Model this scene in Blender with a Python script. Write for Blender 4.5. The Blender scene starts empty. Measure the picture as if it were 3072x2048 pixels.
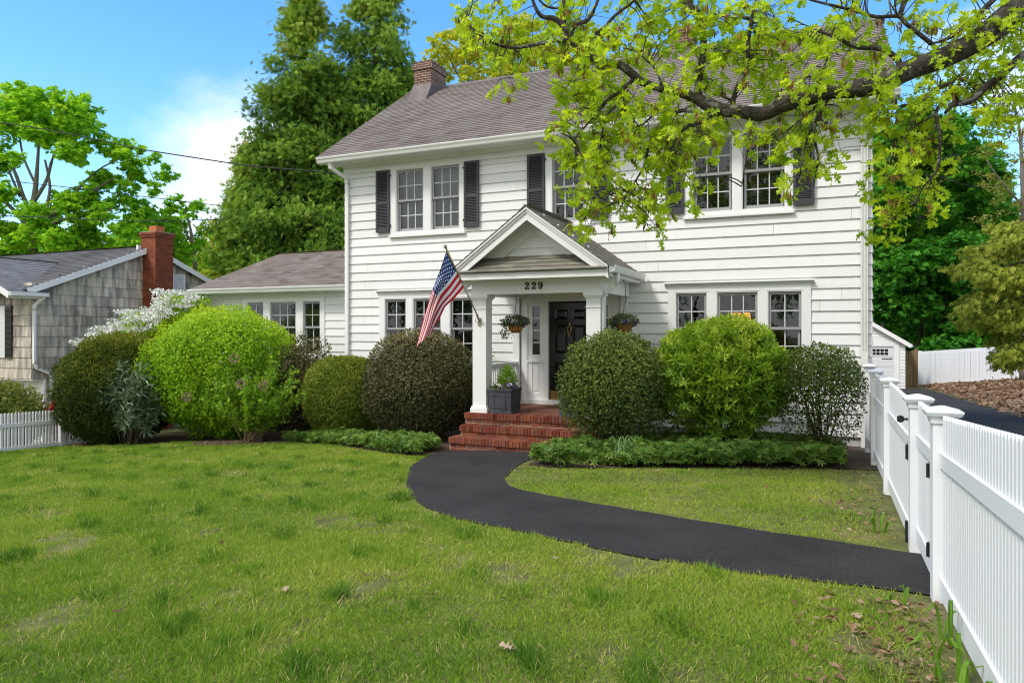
import bpy, math, random
import numpy as np
from mathutils import Vector
R = math.radians
rng = np.random.default_rng(7)
random.seed(7)
sc = bpy.context.scene
COL = sc.collection

# ------------------------------------------------------------------ camera
F_PX, HOR = 2122.0, 990.0
TH = math.atan(931 / 2122); CT, ST = math.cos(TH), math.sin(TH)
EYE = 1.8
cam = bpy.data.cameras.new("camera"); cam_o = bpy.data.objects.new("camera", cam)
COL.objects.link(cam_o); sc.camera = cam_o
cam.sensor_width = 36; cam.lens = F_PX / 3072 * 36
cam.shift_y = (HOR - 1024) / 3072
cam.clip_start = .05; cam.clip_end = 3000
cam_o.location = (0, 0, EYE); cam_o.rotation_euler = (R(90), 0, TH)

# ------------------------------------------------------------------ light
SUN_EL, SUN_AZ = R(52), R(215)          # azimuth measured from +Y clockwise (sun behind and left of the viewer)
w = bpy.data.worlds.new("World"); sc.world = w; w.use_nodes = True
nt = w.node_tree; nt.nodes.clear()
def N(t, kind, **kw):
    n = t.nodes.new(kind)
    for k, v in kw.items():
        if k in ('ins',):
            for a, b in v.items(): n.inputs[a].default_value = b
        else: setattr(n, k, v)
    return n
out = N(nt, 'ShaderNodeOutputWorld'); bg = N(nt, 'ShaderNodeBackground'); bg.inputs['Strength'].default_value = .14
sky = N(nt, 'ShaderNodeTexSky', sky_type='NISHITA', sun_disc=False, sun_elevation=SUN_EL, sun_rotation=SUN_AZ)
sky.air_density = 1.0; sky.dust_density = .3; sky.ozone_density = 2.2
hs = N(nt, 'ShaderNodeHueSaturation'); hs.inputs['Saturation'].default_value = 1.30; hs.inputs['Value'].default_value = 1.5; hs.inputs['Hue'].default_value = .500
nt.links.new(sky.outputs[0], hs.inputs['Color'])
tc = N(nt, 'ShaderNodeTexCoord')
mp = N(nt, 'ShaderNodeMapping'); mp.inputs['Scale'].default_value = (1, 1, 1.9)
nt.links.new(tc.outputs['Generated'], mp.inputs['Vector'])
no = N(nt, 'ShaderNodeTexNoise'); no.inputs['Scale'].default_value = 2.6; no.inputs['Detail'].default_value = 9; no.inputs['Roughness'].default_value = .55
nt.links.new(mp.outputs[0], no.inputs['Vector'])
sep = N(nt, 'ShaderNodeSeparateXYZ'); nt.links.new(tc.outputs['Generated'], sep.inputs[0])
def math_node(t, op, a, b=None, clamp=False):
    m = N(t, 'ShaderNodeMath', operation=op, use_clamp=clamp)
    for i, v in enumerate((a, b)):
        if v is None: continue
        if isinstance(v, (int, float)): m.inputs[i].default_value = v
        else: t.links.new(v, m.inputs[i])
    return m.outputs[0]
# clouds: a clear blue stretch of sky over the house, a broken white deck added unseen behind the viewer for neutral light, and low banks near the horizon
back = math_node(nt, 'MULTIPLY', math_node(nt, 'MINIMUM', math_node(nt, 'ADD', sep.outputs['Y'], -.30), 0.0), -.42)
lobe = lambda dx, dy, dz, wid: math_node(nt, 'MAXIMUM', math_node(nt, 'SUBTRACT', 1.0, math_node(nt, 'DIVIDE', math_node(nt, 'ADD', math_node(nt, 'ADD', math_node(nt, 'POWER', math_node(nt, 'ABSOLUTE', math_node(nt, 'SUBTRACT', sep.outputs['X'], dx)), 2.0), math_node(nt, 'POWER', math_node(nt, 'ABSOLUTE', math_node(nt, 'SUBTRACT', sep.outputs['Y'], dy)), 2.0)), math_node(nt, 'MULTIPLY', math_node(nt, 'POWER', math_node(nt, 'ABSOLUTE', math_node(nt, 'SUBTRACT', sep.outputs['Z'], dz)), 2.0), 2.2)), wid)), 0.0)
low = math_node(nt, 'ADD', math_node(nt, 'MULTIPLY', lobe(-.67, .72, .15, .075), .36), math_node(nt, 'MULTIPLY', lobe(.24, .92, .27, .03), .34))
clear = math_node(nt, 'MULTIPLY', math_node(nt, 'MAXIMUM', math_node(nt, 'SUBTRACT', sep.outputs['Y'], .25), 0.0), -.20)
low = math_node(nt, 'ADD', low, clear)
cl = math_node(nt, 'ADD', math_node(nt, 'ADD', no.outputs[0], back), low)
rp = N(nt, 'ShaderNodeMapRange'); rp.inputs[1].default_value = .49; rp.inputs[2].default_value = .78; rp.clamp = True
rp.interpolation_type = 'SMOOTHSTEP'
nt.links.new(cl, rp.inputs[0])
mx = N(nt, 'ShaderNodeMix', data_type='RGBA'); mx.inputs[7].default_value = (6.6, 6.75, 6.95, 1)
nt.links.new(rp.outputs[0], mx.inputs[0]); nt.links.new(hs.outputs[0], mx.inputs[6])
nt.links.new(mx.outputs[2], bg.inputs[0]); nt.links.new(bg.outputs[0], out.inputs[0])
sun = bpy.data.lights.new("sun", 'SUN'); sun.energy = 2.0; sun.angle = R(11); sun.color = (1, .955, .88)
so = bpy.data.objects.new("sun", sun); COL.objects.link(so)
sd = Vector((math.sin(SUN_AZ) * math.cos(SUN_EL), math.cos(SUN_AZ) * math.cos(SUN_EL), math.sin(SUN_EL)))
so.rotation_euler = sd.to_track_quat('Z', 'Y').to_euler()
sc.view_settings.view_transform = 'Standard'; sc.view_settings.look = 'None'; sc.view_settings.exposure = .58; sc.view_settings.gamma = 1
sc.render.engine = 'CYCLES'
sc.cycles.max_bounces = 7; sc.cycles.transparent_max_bounces = 12; sc.cycles.diffuse_bounces = 3; sc.cycles.glossy_bounces = 3
sc.cycles.transmission_bounces = 4
sc.cycles.use_denoising = True
sc.cycles.filter_width = 1.15; sc.cycles.sample_clamp_indirect = 3.0; sc.cycles.use_adaptive_sampling = False

# ------------------------------------------------------------------ helpers
def at(px, py, zc):                       # the point zc metres in front of the viewer that falls on photo pixel (px, py)
    u = (px - 1536) / F_PX
    return np.array(((u * CT - ST) * zc, (CT + u * ST) * zc, EYE + (HOR - py) * zc / F_PX))
def ground(x, y):
    x = np.asarray(x, float); y = np.asarray(y, float)
    yy = np.clip(y, -5, 60); xx = np.clip(x, -22, 0)
    z = .2 - .034 * yy + .02 * xx - .0018 * xx * xx
    bank = np.clip((np.clip(x, 4.8, 12) - 4.8) * .21, 0, None)
    return z + bank + .012 * np.sin(x * 1.3 + y * .7) * np.sin(y * 1.1 - x * .4)
def gz(x, y): return float(ground(x, y))
def tag(o, label, cat, group=None, kind=None):
    if label: o['label'] = label
    if cat: o['category'] = cat
    if group: o['group'] = group
    if kind: o['kind'] = kind
    return o
def thing(name, loc, label, cat, group=None):
    o = bpy.data.objects.new(name, None); COL.objects.link(o); o.location = loc
    o.empty_display_size = .2
    return tag(o, label, cat, group)
WORLD = {}
def origin(o):
    v = Vector((0, 0, 0))
    while o is not None: v = v + o.location; o = o.parent
    return v
def link(name, me, mat, parent=None):
    o = bpy.data.objects.new(name, me); COL.objects.link(o)
    for m in (mat if isinstance(mat, (list, tuple)) else [mat]): me.materials.append(m)
    if parent is not None:
        o.parent = parent; o.location = -origin(parent)
    return o
def build(name, V, faces_flat, counts, mat, parent=None, tint=None, smooth=False, midx=None):
    me = bpy.data.meshes.new(name)
    V = np.asarray(V, np.float32); n = len(V)
    me.vertices.add(n); me.vertices.foreach_set('co', V.ravel())
    counts = np.asarray(counts, np.int32); starts = np.zeros(len(counts), np.int32)
    starts[1:] = np.cumsum(counts)[:-1]
    me.loops.add(int(counts.sum())); me.loops.foreach_set('vertex_index', np.asarray(faces_flat, np.int32))
    me.polygons.add(len(counts)); me.polygons.foreach_set('loop_start', starts); me.polygons.foreach_set('loop_total', counts)
    me.polygons.foreach_set('use_smooth', np.full(len(counts), bool(smooth)))
    if midx is not None: me.polygons.foreach_set('material_index', np.asarray(midx, np.int32))
    if tint is not None:
        a = me.attributes.new('tint', 'FLOAT', 'POINT'); a.data.foreach_set('value', np.asarray(tint, np.float32))
    me.update(calc_edges=True)
    return link(name, me, mat, parent)

class MB:
    def __init__(s): s.v = []; s.f = []; s.t = []; s.m = []; s.cm = 0
    def add(s, vs, fs, tint=.5):
        b = len(s.v); s.v.extend([tuple(map(float, p)) for p in vs]); s.t.extend([tint] * len(vs))
        for f in fs: s.f.append(tuple(b + i for i in f)); s.m.append(s.cm)
        return s
    def box(s, x0, x1, y0, y1, z0, z1, tint=.5):
        vs = [(x, y, z) for z in (z0, z1) for y in (y0, y1) for x in (x0, x1)]
        return s.add(vs, [(0, 2, 3, 1), (4, 5, 7, 6), (0, 1, 5, 4), (2, 6, 7, 3), (0, 4, 6, 2), (1, 3, 7, 5)], tint)
    def obox(s, A, B, w, h, up=(0, 0, 1), tint=.5):          # bar from A to B, width w, height h along up
        A, B = Vector(A), Vector(B); d = (B - A).normalized(); side = d.cross(Vector(up))
        if side.length < 1e-5: side = Vector((1, 0, 0))
        side.normalize(); u = side.cross(d).normalized()
        vs = [P + side * a * w / 2 + u * b * h / 2 for P in (A, B) for a, b in ((-1, -1), (1, -1), (1, 1), (-1, 1))]
        return s.add(vs, [(3, 2, 1, 0), (4, 5, 6, 7), (0, 1, 5, 4), (1, 2, 6, 5), (2, 3, 7, 6), (3, 0, 4, 7)], tint)
    def prism(s, poly, f0, f1, tint=.5):                     # poly -> two caps given by callables mapping a 2-D point to 3-D
        n = len(poly); vs = [f0(p) for p in poly] + [f1(p) for p in poly]
        fs = [tuple(range(n))[::-1], tuple(range(n, 2 * n))] + [(i, (i + 1) % n, n + (i + 1) % n, n + i) for i in range(n)]
        return s.add(vs, fs, tint)
    def extrude(s, poly, axis, a, b, tint=.5):
        if axis == 'x': return s.prism(poly, lambda p: (a, p[0], p[1]), lambda p: (b, p[0], p[1]), tint)
        if axis == 'y': return s.prism(poly, lambda p: (p[0], a, p[1]), lambda p: (p[0], b, p[1]), tint)
        return s.prism(poly, lambda p: (p[0], p[1], a), lambda p: (p[0], p[1], b), tint)
    def tube(s, pts, rad, n=8, tint=.5, cap=True):
        pts = [Vector(p) for p in pts]; k = len(pts)
        if not hasattr(rad, '__len__'): rad = [rad] * k
        vs = []; ref = Vector((.31, .2, .93))
        for i, p in enumerate(pts):
            d = (pts[min(i + 1, k - 1)] - pts[max(i - 1, 0)]).normalized()
            a = d.cross(ref)
            if a.length < .05: a = d.cross(Vector((1, 0, 0)))
            a.normalize(); b = d.cross(a)
            vs += [p + (a * math.cos(2 * math.pi * j / n) + b * math.sin(2 * math.pi * j / n)) * rad[i] for j in range(n)]
        fs = [(i * n + j, i * n + (j + 1) % n, (i + 1) * n + (j + 1) % n, (i + 1) * n + j) for i in range(k - 1) for j in range(n)]
        if cap: fs += [tuple(range(n))[::-1], tuple(range((k - 1) * n, k * n))]
        return s.add(vs, fs, tint)
    def lathe(s, prof, c, n=20, tint=.5):
        vs = [(c[0] + r * math.cos(2 * math.pi * j / n), c[1] + r * math.sin(2 * math.pi * j / n), c[2] + z) for r, z in prof for j in range(n)]
        k = len(prof)
        fs = [(i * n + j, i * n + (j + 1) % n, (i + 1) * n + (j + 1) % n, (i + 1) * n + j) for i in range(k - 1) for j in range(n)]
        fs += [tuple(range(n))[::-1], tuple(range((k - 1) * n, k * n))]
        return s.add(vs, fs, tint)
    def build(s, name, mat, parent=None, smooth=False):
        flat = [i for f in s.f for i in f]
        o = build(name, np.array(s.v), flat, [len(f) for f in s.f], mat, parent, s.t, smooth, s.m)
        return o

# ------------------------------------------------------------------ materials
def mat(name, cols, rough=.6, noise=None, transl=0, bump=None, spec=.3, metal=0, streak=None, speck=None, attr='tint', tcol=None):
    m = bpy.data.materials.new(name); m.use_nodes = True; t = m.node_tree; t.nodes.clear()
    o = N(t, 'ShaderNodeOutputMaterial'); p = N(t, 'ShaderNodeBsdfPrincipled')
    p.inputs['Roughness'].default_value = rough; p.inputs['Metallic'].default_value = metal
    p.inputs['Specular IOR Level'].default_value = spec
    if len(cols) == 1:
        c = N(t, 'ShaderNodeRGB'); c.outputs[0].default_value = (*cols[0], 1); csock = c.outputs[0]
    else:
        a = N(t, 'ShaderNodeAttribute', attribute_name=attr); r = N(t, 'ShaderNodeValToRGB')
        e = r.color_ramp.elements
        while len(e) < len(cols): e.new(.5)
        for i, c in enumerate(cols): e[i].position = i / (len(cols) - 1); e[i].color = (*c, 1)
        t.links.new(a.outputs['Fac'], r.inputs[0]); csock = r.outputs[0]
    tcn = N(t, 'ShaderNodeTexCoord')
    def noisemul(cs, scale, amt, vec=None, detail=4):
        n = N(t, 'ShaderNodeTexNoise'); n.inputs['Scale'].default_value = scale; n.inputs['Detail'].default_value = detail
        t.links.new(vec or tcn.outputs['Object'], n.inputs['Vector'])
        mr = N(t, 'ShaderNodeMapRange'); mr.inputs[1].default_value = .25; mr.inputs[2].default_value = .75
        mr.inputs[3].default_value = 1 - amt; mr.inputs[4].default_value = 1 + amt
        t.links.new(n.outputs[0], mr.inputs[0])
        v = N(t, 'ShaderNodeVectorMath', operation='SCALE'); t.links.new(cs, v.inputs[0]); t.links.new(mr.outputs[0], v.inputs['Scale'])
        return v.outputs[0]
    if noise: csock = noisemul(csock, *noise)
    if streak:                                           # (scale vector, amount)
        q = N(t, 'ShaderNodeMapping'); q.inputs['Scale'].default_value = streak[0]; t.links.new(tcn.outputs['Object'], q.inputs[0])
        csock = noisemul(csock, 1, streak[1], q.outputs[0], 6)
    if speck:                                            # (scale, threshold, colour)
        n = N(t, 'ShaderNodeTexNoise'); n.inputs['Scale'].default_value = speck[0]; n.inputs['Detail'].default_value = 3
        t.links.new(tcn.outputs['Object'], n.inputs['Vector'])
        mr = N(t, 'ShaderNodeMapRange'); mr.inputs[1].default_value = speck[1]; mr.inputs[2].default_value = speck[1] + .08
        t.links.new(n.outputs[0], mr.inputs[0])
        x = N(t, 'ShaderNodeMix', data_type='RGBA'); x.inputs[7].default_value = (*speck[2], 1)
        t.links.new(mr.outputs[0], x.inputs[0]); t.links.new(csock, x.inputs[6]); csock = x.outputs[2]
    t.links.new(csock, p.inputs['Base Color'])
    if bump:
        n = N(t, 'ShaderNodeTexNoise'); n.inputs['Scale'].default_value = bump[0]; n.inputs['Detail'].default_value = 6
        t.links.new(tcn.outputs['Object'], n.inputs['Vector'])
        b = N(t, 'ShaderNodeBump'); b.inputs['Strength'].default_value = bump[1]; b.inputs['Distance'].default_value = bump[2] if len(bump) > 2 else .01
        t.links.new(n.outputs[0], b.inputs['Height']); t.links.new(b.outputs[0], p.inputs['Normal'])
    sh = p.outputs[0]
    if transl:
        tr = N(t, 'ShaderNodeBsdfTranslucent')
        v = N(t, 'ShaderNodeVectorMath', operation='MULTIPLY'); v.inputs[1].default_value = tcol or (1.5, 1.35, .6)
        t.links.new(csock, v.inputs[0]); t.links.new(v.outputs[0], tr.inputs[0])
        ms = N(t, 'ShaderNodeMixShader'); ms.inputs[0].default_value = transl
        t.links.new(sh, ms.inputs[1]); t.links.new(tr.outputs[0], ms.inputs[2]); sh = ms.outputs[0]
    t.links.new(sh, o.inputs[0])
    return m
WHITE = mat('white_paint', [(.78, .78, .775)], .5, noise=(1.2, .03), streak=((.6, .6, 6), .02), bump=(60, .04))
SIDING = mat('white_siding', [(.71, .71, .705), (.79, .79, .785)], .5, noise=(.35, .03), streak=((9, 9, .5), .02), bump=(25, .05))
VINYL = mat('white_vinyl', [(.80, .81, .83)], .38, noise=(2, .02), speck=(38, .74, (.55, .55, .5)))
GREYSASH = mat('grey_sash', [(.33, .33, .335)], .5)
MUNTIN = mat('muntin_white', [(.62, .63, .63)], .45)
SHUTTER = mat('charcoal_shutter', [(.052, .05, .06)], .55, noise=(3, .15))
BLACKD = mat('black_door', [(.008, .008, .009)], .22, spec=.5)
BRASS = mat('brass', [(.62, .45, .16)], .3, metal=1)
IRON = mat('black_iron', [(.012, .012, .013)], .4, spec=.5)
LEAD = mat('planter_grey', [(.062, .066, .078)], .6, noise=(6, .2))
FLASH = mat('lead_flashing', [(.135, .112, .108)], .6, noise=(5, .3))
MORTAR = mat('mortar', [(.42, .33, .25)], .9, noise=(14, .3), bump=(70, .3))
BRICK = mat('step_brick', [(.12, .03, .018), (.19, .052, .03), (.24, .075, .042), (.16, .09, .06)], .85, noise=(30, .25), bump=(90, .25, .004))
ASPHALT = mat('asphalt', [(.040, .037, .0355)], .9, noise=(1.3, .28), streak=((60, 60, 60), .55), bump=(80, 1, .02), speck=(75, .68, (.13, .125, .12)), spec=.2)
SOIL = mat('bed_soil', [(.085, .058, .036)], .95, noise=(9, .5), bump=(40, .9, .03))
MULCH = mat('mulch', [(.20, .125, .075)], .95, noise=(14, .55), bump=(35, 1, .04), speck=(22, .62, (.36, .24, .16)))
SHINGLE = mat('roof_shingle', [(.130, .104, .092), (.175, .142, .126), (.215, .19, .172), (.155, .135, .123)], .9, noise=(.55, .16), bump=(90, .4, .004), speck=(.45, .71, (.27, .26, .24)))
SHINGLE2 = mat('porch_shingle', [(.13, .125, .10), (.19, .18, .145), (.24, .225, .18)], .9, noise=(3, .15), bump=(120, .5, .004))
SHINGLE3 = mat('grey_roof', [(.085, .08, .082), (.12, .115, .115)], .9, noise=(.5, .3), bump=(60, .4, .004))
SHAKE = mat('weathered_shake', [(.26, .235, .21), (.38, .345, .295), (.50, .45, .37), (.31, .285, .265)], .9, streak=((7, 7, 1.1), .6), noise=(.6, .12), bump=(40, .3, .004))
BARK = mat('oak_bark', [(.062, .053, .043)], .95, noise=(9, .5), bump=(24, 1, .05), speck=(8, .57, (.23, .235, .195)))
GBARK = mat('grey_bark', [(.17, .15, .125)], .95, noise=(3, .35), bump=(12, .6, .03))
DBARK = mat('dark_stem', [(.055, .040, .028)], .95, noise=(12, .3))
TANSTEM = mat('tan_stem', [(.26, .19, .12), (.36, .28, .18)], .9)
def leafmat(name, cols, transl=.35, rough=.55, spec=.15, tcol=None, gain=1.45):
    return mat(name, [tuple(min(.8, c * gain) for c in q) for q in cols], rough, transl=transl, spec=spec, tcol=tcol)
L_GRASS = leafmat('grass_blade', [(.040, .098, .010), (.095, .165, .015), (.155, .215, .024), (.215, .245, .040), (.36, .29, .14)], .35, .6, .12, (1.3, 1.3, .6), 1.85)
L_OAK = leafmat('oak_leaf', [(.13, .21, .010), (.21, .30, .014), (.29, .37, .020), (.37, .42, .035)], .5, .5, .2, (1.45, 1.35, .5), 1.8)
L_MAPLE = leafmat('maple_leaf', [(.055, .155, .008), (.10, .24, .012), (.17, .31, .018), (.25, .36, .03)], .42, gain=1.9)
L_DKMAPLE = leafmat('green_maple_leaf', [(.018, .085, .008), (.035, .14, .012), (.07, .21, .018), (.13, .28, .02)], .35, gain=1.6)
L_YEL = leafmat('yellow_leaf', [(.16, .22, .02), (.25, .29, .025), (.34, .35, .04), (.28, .24, .07)], .45, gain=1.6)
L_BRN = leafmat('budding_leaf', [(.10, .10, .035), (.15, .17, .035), (.20, .23, .05), (.17, .13, .06)], .35)
L_ARB = leafmat('cedar_spray', [(.024, .060, .010), (.055, .110, .014), (.100, .165, .020), (.165, .225, .035), (.16, .14, .05)], .25, .6, .12, gain=2.2)
L_HEM = leafmat('hemlock_spray', [(.06, .085, .012), (.12, .15, .02), (.20, .22, .035), (.27, .27, .06)], .3, .6, .12, gain=2.3)
L_EUO = leafmat('burning_bush_leaf', [(.07, .16, .008), (.14, .27, .012), (.23, .36, .018), (.34, .44, .035)], .35)
L_YEW = leafmat('yew_leaf', [(.014, .030, .006), (.040, .066, .009), (.10, .125, .014), (.20, .205, .024)], .12)
L_LOWYEW = leafmat('clipped_yew_leaf', [(.055, .085, .012), (.105, .145, .018), (.155, .195, .025), (.15, .10, .045)], .15, gain=1.6)
L_HOLLY = leafmat('dark_holly_leaf', [(.024, .026, .010), (.055, .056, .020), (.105, .098, .038), (.19, .16, .075)], .08, .5, .18)
L_BOX = leafmat('boxwood_leaf', [(.026, .048, .009), (.055, .085, .014), (.10, .135, .022), (.17, .195, .042)], .12, .48, .2)
L_PIERIS = leafmat('pieris_leaf', [(.045, .110, .009), (.11, .20, .014), (.20, .29, .024), (.30, .34, .05)], .25, .42, .3, gain=1.6)
L_RHODO = leafmat('rhododendron_leaf', [(.05, .09, .045), (.085, .13, .065), (.15, .19, .12)], .1, .35, .5)
L_LAUREL = leafmat('laurel_leaf', [(.07, .11, .02), (.13, .17, .03), (.20, .22, .05), (.20, .15, .07)], .2)
L_HYD = leafmat('hydrangea_leaf', [(.06, .15, .010), (.12, .23, .015), (.20, .31, .025)], .35)
L_COVER = leafmat('pachysandra_leaf', [(.035, .085, .014), (.075, .15, .024), (.13, .21, .036), (.23, .30, .07)], .25, .45, .25)
L_DAFF = leafmat('daffodil_leaf', [(.09, .16, .06), (.15, .24, .10)], .25)
W_FLOWER = leafmat('white_petal', [(.72, .74, .66), (.80, .80, .74)], .2, tcol=(1, 1, 1), gain=1.0)
R_FLOWER = leafmat('red_petal', [(.50, .004, .03), (.68, .012, .06)], .2, tcol=(1, 1, 1), gain=1.0)
P_FLOWER = leafmat('purple_petal', [(.07, .05, .30), (.16, .06, .22)], .2, tcol=(1, 1, 1), gain=1.0)
BROWNCAT = leafmat('brown_catkin', [(.17, .09, .03), (.25, .14, .05)], .2)
BLIND = mat('blind_slat', [(.34, .36, .34)], .5)
DARK = mat('dark_room', [(.010, .011, .010)], .8)
TERRA = mat('terracotta', [(.42, .13, .05)], .8, noise=(10, .2))
COCO = mat('coir_liner', [(.40, .19, .055)], .95, noise=(25, .4), bump=(60, .8, .01))
GLD = mat('gold_pole', [(.45, .33, .10)], .4, spec=.5)
SILV = mat('pewter_pole', [(.36, .33, .27)], .4, metal=.4)
WOODG = mat('weathered_wood', [(.17, .12, .06)], .9, streak=((12, 12, .7), .4))
NUM = mat('bronze_number', [(.022, .018, .008)], .4, spec=.5)
def brickmat(name, c1, c2, mort, scale=1.0):
    m = bpy.data.materials.new(name); m.use_nodes = True; t = m.node_tree; p = t.nodes['Principled BSDF']
    p.inputs['Roughness'].default_value = .9; p.inputs['Specular IOR Level'].default_value = .2
    uv = N(t, 'ShaderNodeAttribute', attribute_name='uvm')
    b = N(t, 'ShaderNodeTexBrick'); b.inputs['Color1'].default_value = (*c1, 1); b.inputs['Color2'].default_value = (*c2, 1); b.inputs['Mortar'].default_value = (*mort, 1)
    b.inputs['Scale'].default_value = 1; b.inputs['Brick Width'].default_value = .205 * scale; b.inputs['Row Height'].default_value = .068 * scale; b.inputs['Mortar Size'].default_value = .006 * scale
    t.links.new(uv.outputs['Vector'], b.inputs['Vector'])
    n = N(t, 'ShaderNodeTexNoise'); n.inputs['Scale'].default_value = 3.5; n.inputs['Detail'].default_value = 6
    t.links.new(uv.outputs['Vector'], n.inputs['Vector'])
    mr = N(t, 'ShaderNodeMapRange'); mr.inputs[3].default_value = .55; mr.inputs[4].default_value = 1.45; t.links.new(n.outputs[0], mr.inputs[0])
    v = N(t, 'ShaderNodeVectorMath', operation='SCALE'); t.links.new(b.outputs[0], v.inputs[0]); t.links.new(mr.outputs[0], v.inputs['Scale'])
    t.links.new(v.outputs[0], p.inputs['Base Color'])
    bp = N(t, 'ShaderNodeBump', invert=True); bp.inputs['Strength'].default_value = .6; bp.inputs['Distance'].default_value = .008
    t.links.new(b.outputs['Fac'], bp.inputs['Height']); t.links.new(bp.outputs[0], p.inputs['Normal'])
    return m
CHIM1 = brickmat('old_brick', (.17, .085, .06), (.10, .05, .038), (.42, .36, .30))
CHIM2 = brickmat('red_brick', (.25, .066, .030), (.16, .040, .020), (.17, .08, .055))
PAVE = brickmat('porch_brick', (.18, .05, .03), (.12, .032, .02), (.36, .25, .18))
def boxuv(o):                                        # box-mapped coordinates in metres for brickwork, stored with the mesh
    me = o.data; a = me.attributes.new('uvm', 'FLOAT_VECTOR', 'CORNER')
    d = np.zeros((len(me.loops), 3), np.float32)
    for p in me.polygons:
        n = p.normal
        for li in p.loop_indices:
            c = me.vertices[me.loops[li].vertex_index].co
            if abs(n.z) > .7: d[li] = (c.x, c.y, 0)
            elif abs(n.x) > abs(n.y): d[li] = (c.y, c.z, 0)
            else: d[li] = (c.x, c.z, 0)
    a.data.foreach_set('vector', d.ravel()); return o
def glass_mat():
    m = bpy.data.materials.new('window_glass'); m.use_nodes = True; t = m.node_tree; t.nodes.clear()
    o = N(t, 'ShaderNodeOutputMaterial'); tr = N(t, 'ShaderNodeBsdfTransparent'); tr.inputs[0].default_value = (.80, .84, .82, 1)
    g = N(t, 'ShaderNodeBsdfGlossy'); g.inputs['Roughness'].default_value = .015
    n = N(t, 'ShaderNodeTexNoise'); n.inputs['Scale'].default_value = 3; tcn = N(t, 'ShaderNodeTexCoord'); t.links.new(tcn.outputs['Object'], n.inputs['Vector'])
    b = N(t, 'ShaderNodeBump'); b.inputs['Strength'].default_value = .06; b.inputs['Distance'].default_value = .02; t.links.new(n.outputs[0], b.inputs['Height']); t.links.new(b.outputs[0], g.inputs['Normal'])
    f = N(t, 'ShaderNodeFresnel'); f.inputs[0].default_value = 1.75
    x = N(t, 'ShaderNodeMixShader'); t.links.new(f.outputs[0], x.inputs[0]); t.links.new(tr.outputs[0], x.inputs[1]); t.links.new(g.outputs[0], x.inputs[2]); t.links.new(x.outputs[0], o.inputs[0])
    return m
GLASS = glass_mat()
def emis(name, col, s):
    m = bpy.data.materials.new(name); m.use_nodes = True; p = m.node_tree.nodes['Principled BSDF']
    p.inputs['Base Color'].default_value = (*col, 1); p.inputs['Emission Color'].default_value = (*col, 1); p.inputs['Emission Strength'].default_value = s
    return m

# ------------------------------------------------------------------ foliage
T_OVAL = (np.array([(0, 0, 0), (-.27, .45, .07), (0, 1, -.06), (.27, .45, .07)]), [(0, 3, 2), (0, 2, 1)])
T_LONG = (np.array([(0, 0, 0), (-.13, .45, .04), (0, 1, -.18), (.13, .45, .04)]), [(0, 3, 2), (0, 2, 1)])
T_ROUND = (np.array([(0, 0, 0), (-.3, .25, .05), (-.34, .6, .05), (0, 1, -.05), (.34, .6, .05), (.3, .25, .05)]), [(0, 5, 4, 3), (0, 3, 2, 1)])
T_OAK = (np.array([(.015, 0, 0), (.06, .26, .02), (.34, .20, .08), (.07, .44, .02), (.50, .62, .10), (.08, .66, 0), (.30, .98, .04), (.0, 1.12, -.10),
                   (-.30, .98, .04), (-.08, .66, 0), (-.50, .62, .10), (-.07, .44, .02), (-.34, .20, .08), (-.06, .26, .02), (-.015, 0, 0)]),
         [(0, 1, 13, 14), (1, 2, 3), (13, 11, 12), (1, 3, 11, 13), (3, 4, 5), (11, 9, 10), (3, 5, 9, 11), (5, 6, 7), (9, 7, 8), (5, 7, 9)])
T_MAPLE = (np.array([(0, 0, 0), (.42, .12, .06), (.30, .40, .02), (.55, .66, .05), (.18, .70, 0), (0, 1.05, -.07), (-.18, .70, 0), (-.55, .66, .05), (-.30, .40, .02), (-.42, .12, .06)]), [tuple(range(10))])
def _spray():
    v = []; f = []
    for (bx, by, tx, ty, w, dz) in ((0, 0, 0, 1, .09, -.25), (0, .15, -.33, .6, .075, -.12), (0, .15, .33, .6, .075, -.12), (0, .42, -.25, .9, .07, -.22), (0, .42, .25, .9, .07, -.22)):
        b = len(v); d = np.array((tx - bx, ty - by), float); d /= np.linalg.norm(d); n = np.array((-d[1], d[0])) * w
        mx_, my_ = bx + (tx - bx) * .55, by + (ty - by) * .55
        v += [(bx, by, 0), (mx_ + n[0], my_ + n[1], dz * .3), (tx, ty, dz), (mx_ - n[0], my_ - n[1], dz * .3)]; f += [(b, b + 3, b + 2, b + 1)]
    return np.array(v), f
T_SPRAY = _spray()
def _whorl(k):
    v = []; f = []
    for i in range(k):
        a = i * 2 * math.pi / k; d = np.array((math.sin(a), math.cos(a))); p = np.array((d[1], -d[0])); b = len(v)
        v += [(0, 0, 0), (*(d * .5 - p * .16), .14), (*d, .05), (*(d * .5 + p * .16), .14)]; f += [(b, b + 3, b + 2, b + 1)]
    return np.array(v), f
T_WHORL = _whorl(6)
T_BLADE = (np.array([(-.5, 0, 0), (.5, 0, 0), (.38, .55, .10), (-.38, .55, .10), (0, 1, .38)]), [(0, 1, 2, 3), (3, 2, 4)])
def unit(a):
    a = np.asarray(a, float); return a / np.maximum(np.linalg.norm(a, axis=-1, keepdims=True), 1e-9)
def rdir(n): return unit(rng.normal(size=(n, 3)))
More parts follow.
